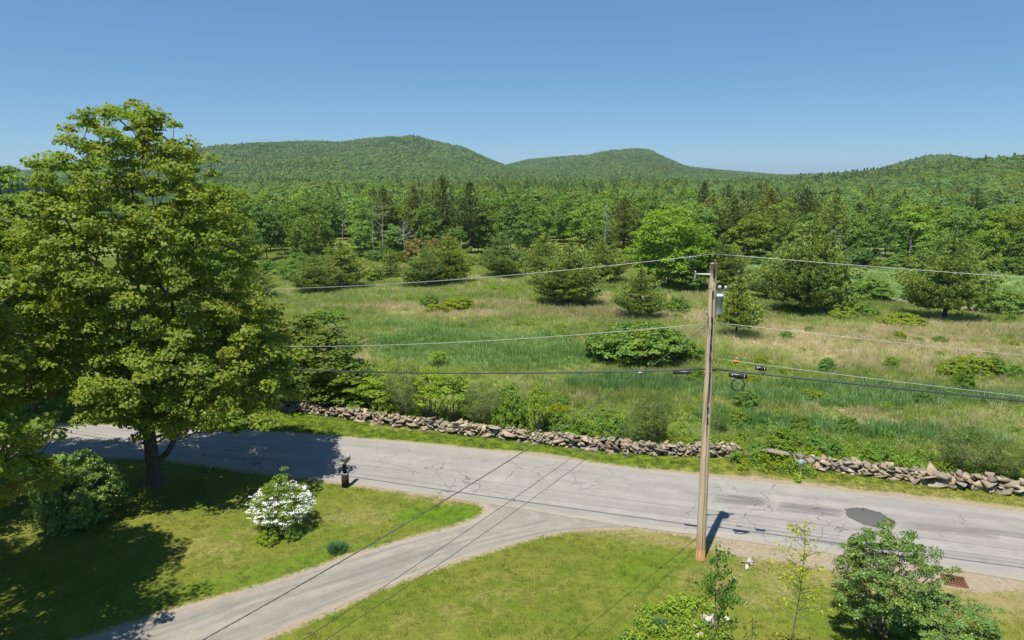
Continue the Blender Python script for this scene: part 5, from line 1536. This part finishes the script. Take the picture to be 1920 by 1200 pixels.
BR = leafy_tree('bright_tree', 610, 12, [.8, 2.2, 4, 6.5, 9, 10.8, 12], [3.2, 4.6, 5.1, 5.2, 4.4, 2.8, .8], 330, 62, .95, .27, MT['leafy_bright'], MT['bark'], 1.8, .016, .26, flat_=.85, up=.35)
p = hit(1252, 540)
plant('broadleaf_tree', BR, p, 'bright yellow-green round tree standing out before the dark forest', 'tree', tint=.5, scale=(74 / FPX * depth(p) / 5.0,) * 2 + (height_for(p, 387) / 12.2,))

# ------------------------------------------------------------------ tree line: single trees
DT = [leafy_tree('forest_tree', 700 + k, 12, [1.6, 3.2, 5.5, 8, 10, 11.4, 12], [2.4, 3.4, 3.9, 3.7, 2.9, 1.7, .5], 110, 52, 1.05, .36, MT['leafy'], MT['bark'], 3.0, .022, .34, minr=.035, flat_=.9, up=.3) for k in range(6)]
DN = [leafy_tree('narrow_tree', 720 + k, 12, [2.4, 4.0, 6, 8.5, 10.4, 11.6, 12], [1.4, 2.1, 2.5, 2.5, 2.0, 1.1, .4], 80, 48, .95, .34, MT['leafy'], MT['bark'], 4.0, .02, .32, minr=.035, flat_=.9, up=.3) for k in range(2)]
TP = [pine_tree('forest_pine', 740 + k, 15., 3.9, MT['pine_forest'], MT['bark_pine'], nwh=15, shape='tall', tufts=.55, blades=12, bl=.5, skirt=.2, open_=.16, step=.55, bw=.16) for k in range(4)]
def snag(name, seed, H, n, spread):
    rng = np.random.default_rng(seed)
    C = crown_targets(rng, n, [H * .35, H * .55, H * .8, H], [spread * .5, spread, spread * .8, .2], .3, None, .1, seed % 30)
    arr, par, rad = skeleton(C, H * .8, .022, rng, .3, expo=.40)
    g = Geo(); tubes_from(g, arr, par, rad, 5); return g.mesh(name, [MT['bark_grey']], True)
LM = [(400, 'past the tall maple crown'), (560, 'above the first meadow pines'), (700, 'behind the dead trunks'), (860, 'behind the tall dark meadow pine'), (1000, 'behind the rounded bright pine'),
      (1130, 'before the bright round tree'), (1290, 'just past the bright round tree'), (1450, 'above the pole-side far field'), (1600, 'between the two big pines'), (1760, 'behind the wide-armed big pine'), (1990, 'at the picture edge')]
def where(px):
    for x, s in LM:
        if px <= x: return s
    return LM[-1][1]
rng = np.random.default_rng(2024)
front = lambda px: np.interp(px, [380, 560, 680, 780, 900, 1050, 1200, 1300, 1380, 1500, 1700, 1950], [114, 124, 139, 136, 130, 128, 128, 132, 140, 143, 146, 150])
spots = []
tries = 0
rowd = 0
while len(spots) < 262 and tries < 60000:
    tries += 1
    px = rng.uniform(385, 1960); az = math.atan2((px - 960) / FPX, CP)
    k = rng.random() ** .95
    r_ = front(px) + k * 92
    x, y = r_ * math.sin(az), r_ * math.cos(az)
    gap_ = 4.7 + 1.5 * k
    if all((x - a[0]) ** 2 + (y - a[1]) ** 2 > gap_ ** 2 for a in spots): spots.append((x, y, px, k))
for i, (x, y, px, k) in enumerate(spots):
    z = float(terrain(x, y)); u = rng.random()
    pp = np.interp(px, [400, 640, 700, 900, 1000, 1200, 1290, 1500, 1600, 1950], [.05, .08, .18, .22, .14, .18, .5, .45, .18, .2])
    nearf = k < .06
    tint = float(np.clip(rng.normal(.5, .24), 0, 1))
    if u < pp and not nearf:
        me = TP[rng.integers(4)]; H0 = 15.; h = rng.uniform(10.5, 14.0) * (1.08 if 1290 < px < 1500 else 1); w = rng.uniform(.75, 1.1); kind = 'pine_tree'
        lab = 'dark pine in the crowded tree line ' + where(px); grp = 'pines of the tree line '
    else:
        nr = rng.random() < .3; me = DN[rng.integers(2)] if nr else DT[rng.integers(6)]; H0 = 12.; h = rng.uniform(9.0, 13.2) * (.75 if nearf else 1) * (1 - .12 * (px > 1500)); w = rng.uniform(.75, 1.15) * (.85 if nearf else 1); kind = 'broadleaf_tree'
        lab = ('slim leafy tree' if nr else ('bright leafy tree' if tint < .35 else 'round green leafy tree')) + ' in the tree line ' + where(px); grp = 'leafy trees of the tree line '
    plant(kind, me, (x, y, z - .1), lab, 'tree', grp + where(px), rz=rng.random() * 6.28, scale=(w, w, h / H0), tint=tint)
# tall pines breaking the tree line
for x, top, lab, w in ((829, 327, 'tallest pointed pine breaking the skyline of the tree line', .9), (880, 338, 'tall double pine beside the pointed one', 1.05), (718, 347, 'pine with fanned top above the dead trunks', .95), (775, 346, 'slim dark pine between the fanned and pointed pines', .7),
                       (1345, 392, 'tall dark pine behind the pole among its kind', 1.), (1408, 388, 'broad tall pine past the pole, over the far field', 1.1), (1300, 398, 'dark pine beside the bright round tree', .9), (1455, 392, 'tall pine at the end of the dark pine stand', .9)):
    d = ray(x, top); az = math.atan2(d[0], d[1]); r_ = front(x) + (14 if x < 1000 else 10); q = np.array([r_ * math.sin(az), r_ * math.cos(az), 0]); q[2] = float(terrain(q[0], q[1]))
    plant('pine_tree', TP[int(x) % 4], q, lab, 'tree', rz=x, scale=(w, w, height_for(q, top) / 15.2), tint=.55)
# dead trees
for x, yb, yt, n, sp, lab in ((706, 462, 372, 16, 1.2, 'tall bare dead trunk with a small dry crown in the tree line'), (651, 455, 380, 18, 1.3, 'pale dead trunk standing left of the taller one in the tree line'),
                              (763, 478, 404, 70, 2.4, 'whitish dead tree with a tangle of bare branches'), (1131, 462, 376, 46, 1.0, 'bare snag with stubby limbs above the large round pine'),
                              (724, 400, 356, 60, 2.0, 'grey leafless crown beside the tall bare trunk'), (868, 462, 440, 14, 1.2, 'leaning white trunk in the shade under the tree line'),
                              (1690, 470, 432, 12, .9, 'pale leaning dead trunk between the two big pines'), (1561, 470, 430, 22, 1.2, 'pale bare branches beside the crown of the biggest pine')):
    r_ = front(x) - 2.0; az = math.atan2((x - 960) / FPX, CP); q = np.array([r_ * math.sin(az), r_ * math.cos(az), 0]); q[2] = float(terrain(q[0], q[1]))
    H = max(3.0, height_for(q, yt))
    tag(put('dead_tree', snag('snag', int(x), H, n, sp), None, q), lab, 'tree')
# orange-brown bush group by the white snag, and scrub along the forest foot
me_o = bush('rusty_bush', 820, 'rusty', 1.6, 2.4, 120, 40, .3, .14, 'round') if 'rusty' in MT else None
for x, yb, yt, hw, lab in ((778, 500, 447, 24, 'rusty orange-green bush beside the whitish dead tree'), (812, 492, 446, 18, 'second rusty bush behind the pale green pine'), (600, 470, 418, 18, 'brownish young conifer at the shaded forest edge')):
    place_bush('shrub', me_o, 1.6, 2.4, x, yb, yt, hw, lab, 'shrub', None, .5)
rng = np.random.default_rng(909)
GBm = kb('green'); RBm = kb('round')
for i in range(56):
    px = 400 + (1940 - 400) * (i + rng.random()) / 56
    az = math.atan2((px - 960) / FPX, CP); r_ = front(px) - rng.uniform(1.5, 5.5); q = np.array([r_ * math.sin(az), r_ * math.cos(az), 0]); q[2] = float(terrain(q[0], q[1]))
    me, R0, H0 = (GBm if rng.random() < .6 else RBm)
    s_ = rng.uniform(.7, 1.6) * (1.5 if px < 680 else 1)
    plant('shrub', me, q, 'leafy shrub at the foot of the tree line ' + where(px), 'shrub', 'shrubs at the forest foot ' + where(px), rz=px, scale=(s_, s_, s_ * rng.uniform(.7, 1.1)), tint=float(np.clip(rng.normal(.45, .22), 0, 1)), parts=SF)
# stone border of the far field
# shed glimpsed among the trees at the picture edge
az = math.atan2((1925 - 960) / FPX, CP); r_ = 205.0; q = np.array([r_ * math.sin(az), r_ * math.cos(az), 0]); q[2] = float(terrain(q[0], q[1]))
sh = empty('shed', q, 'small grey-roofed shed glimpsed among the trees at the picture edge', 'shed', rz=.5)
zt = height_for(q, 438)
g = Geo(); g.box((0, 0, zt / 2 - 1), (6, 8, zt - 2)); g.build('wall', simple('grey_boards', (.22, .19, .17), .8), sh)
g = Geo(); V = np.array([(-3.4, -4.4, zt - 2.1), (3.4, -4.4, zt - 2.1), (0, -4.4, zt), (-3.4, 4.4, zt - 2.1), (3.4, 4.4, zt - 2.1), (0, 4.4, zt)])
g.add(V, [(0, 3, 5, 2), (1, 2, 5, 4)]); V2 = V + (0, 0, -.2); g.add(V2, [(2, 5, 3, 0), (4, 5, 2, 1)]); g.build('roof', simple('pale_roof', (.5, .48, .45), .6), sh)

# ------------------------------------------------------------------ the forest behind and over the hills: one mass
def far_variant(seed, nl, ls, R_, H, cone=False):
    rng = np.random.default_rng(seed); g = Geo()
    if cone:
        t = rng.random(nl) ** .8; a = rng.random(nl) * 6.283; r_ = R_ * (1 - t ** 1.8) * (.55 + .45 * rng.random(nl)) * (1 + .2 * np.sin(a * 3 + t * 9)); P = np.stack([r_ * np.cos(a), r_ * np.sin(a), H * (.25 + .75 * t)], 1)
        N = unit(np.stack([np.cos(a), np.sin(a), .8 + 0 * a], 1) + rng.normal(size=(nl, 3)) * .4)
    else:
        k = max(8, nl // 16); D = unit(rng.normal(size=(k, 3))); D[:, 2] = np.abs(D[:, 2]) * .95 - .12
        lump = rng.uniform(.78, 1.12, k)[:, None]
        C = D * lump * np.array([R_ * .80, R_ * .80, H * .42]) + np.array([0, 0, H * .54])
        per = nl // k; d = unit(rng.normal(size=(k * per, 3))); P = np.repeat(C, per, 0) + d * R_ * .30 * rng.random((k * per, 1)) ** .4 * np.array([1, 1, .7])
        N = unit(d * .45 + np.repeat(D, per, 0) * 1.0 + np.array([0, 0, .2]) + rng.normal(size=(k * per, 3)) * .18)
    leaf_quads(g, P, N, ls * rng.uniform(.7, 1.3, len(P)), rng, .9, .12)
    V, F, A = g.arrays(); return V, F[0], A

def forest(name, r0, r1, cell, vs, mat, pine_frac, hs, seed, conif):
    rng = np.random.default_rng(seed)
    P = []
    r_ = r0
    while r_ < r1:
        c = cell(r_)
        azl, azr = math.radians(-24 if r_ < 700 else -41), math.radians(41)
        if r_ < 320: azl = math.radians(-26)
        n = int((azr - azl) * r_ / c)
        a = azl + (np.arange(n) + rng.uniform(0, 1, n)) / n * (azr - azl)
        rr = r_ + rng.uniform(-.5, .5, n) * c
        P.append(np.stack([rr * np.sin(a), rr * np.cos(a)], 1)); r_ += c
    P = np.concatenate(P)
    # drop the ones that stand on slopes facing away or below sight lines
    r_ = np.hypot(P[:, 0], P[:, 1]); Z = terrain(P[:, 0], P[:, 1])
    el = (Z + hs[1] - CAM_Z) / r_
    az = np.arctan2(P[:, 0], P[:, 1]); bins = np.floor((az + 1) / .004).astype(int); o = np.argsort(r_); vis = np.zeros(len(P), bool); mx = {}
    for i in o:
        b = bins[i]; m_ = mx.get(b, -9)
        if el[i] > m_ - .004 - 6 / r_[i]: vis[i] = True
        e0 = (Z[i] + hs[0] * .55 - CAM_Z) / r_[i]
        if e0 > m_: mx[b] = e0
    P = P[vis]; Z = Z[vis]
    n = len(P); patch = fbm(P[:, 0] / 130, P[:, 1] / 130, 50, 3)
    con = rng.random(n) < np.clip(pine_frac + (patch - .5) * 1.6, .03, .9)
    kid = np.where(con, rng.integers(0, conif, n) + (len(vs) - conif), rng.integers(0, len(vs) - conif, n))
    h = rng.uniform(hs[0], hs[1], n) / 10.; w = rng.uniform(.85, 1.2, n) * np.where(con, .9, 1)
    big = np.maximum(1, cell(np.hypot(P[:, 0], P[:, 1])) / 6.8)
    sc = np.stack([w * big, w * big, h * np.where(con, 1.12, 1)], 1)
    tint = np.clip(.5 + (fbm(P[:, 0] / 85, P[:, 1] / 85, 60, 3) - .5) * 1.2 + rng.normal(size=n) * .2, 0, 1)
    print(name, n)
    return scatter(name, vs, mat, np.c_[P, Z - .3], kid, rng.random(n) * 6.28, sc, tint, .05, seed)
mid_vs = [far_variant(900 + k, 1500, .62, 3.7, 10) for k in range(4)] + [far_variant(910 + k, 1200, .66, 3.1, 10.5, True) for k in range(2)]
far_vs = [far_variant(920 + k, 440, 1.1, 4.7, 11.5) for k in range(4)] + [far_variant(930 + k, 300, 1.2, 3.2, 11, True) for k in range(2)]
forest('forest', 196, 640, lambda r: 5.6 + 0 * np.asarray(r, float), mid_vs, MT['leafy_far'], .06, (9.5, 12.5), 5, 2)
forest('distant_forest', 640, 2750, lambda r: 7.0 + (np.asarray(r, float) - 640) * .0016, far_vs, MT['leafy_far'], .06, (9.5, 12.5), 6, 2)

# ------------------------------------------------------------------ haze: one closed box of thin even air
def haze():
    m = M('thin_haze'); v = m.n.new('ShaderNodeVolumePrincipled')
    v.inputs['Color'].default_value = (.62, .80, 1.0, 1); v.inputs['Density'].default_value = HAZE_D; v.inputs['Anisotropy'].default_value = .2
    m.l.new(v.outputs[0], m.out.inputs['Volume'])
    g = Geo(); g.box((0, 0, (HZ0 + HZ1) / 2), (18800, 18800, HZ1 - HZ0))
    o = g.build('haze', m.m); tag(o, kind='stuff')
HAZE_D = 0.00010
_hv = np.empty(len(bpy.data.objects['hills'].data.vertices) * 3, np.float32); bpy.data.objects['hills'].data.vertices.foreach_get('co', _hv)
HZ0 = float(_hv[2::3].min()) - 1; HZ0 = min(HZ0, -6.0); HZ1 = float(_hv[2::3].max()) + 16
haze()
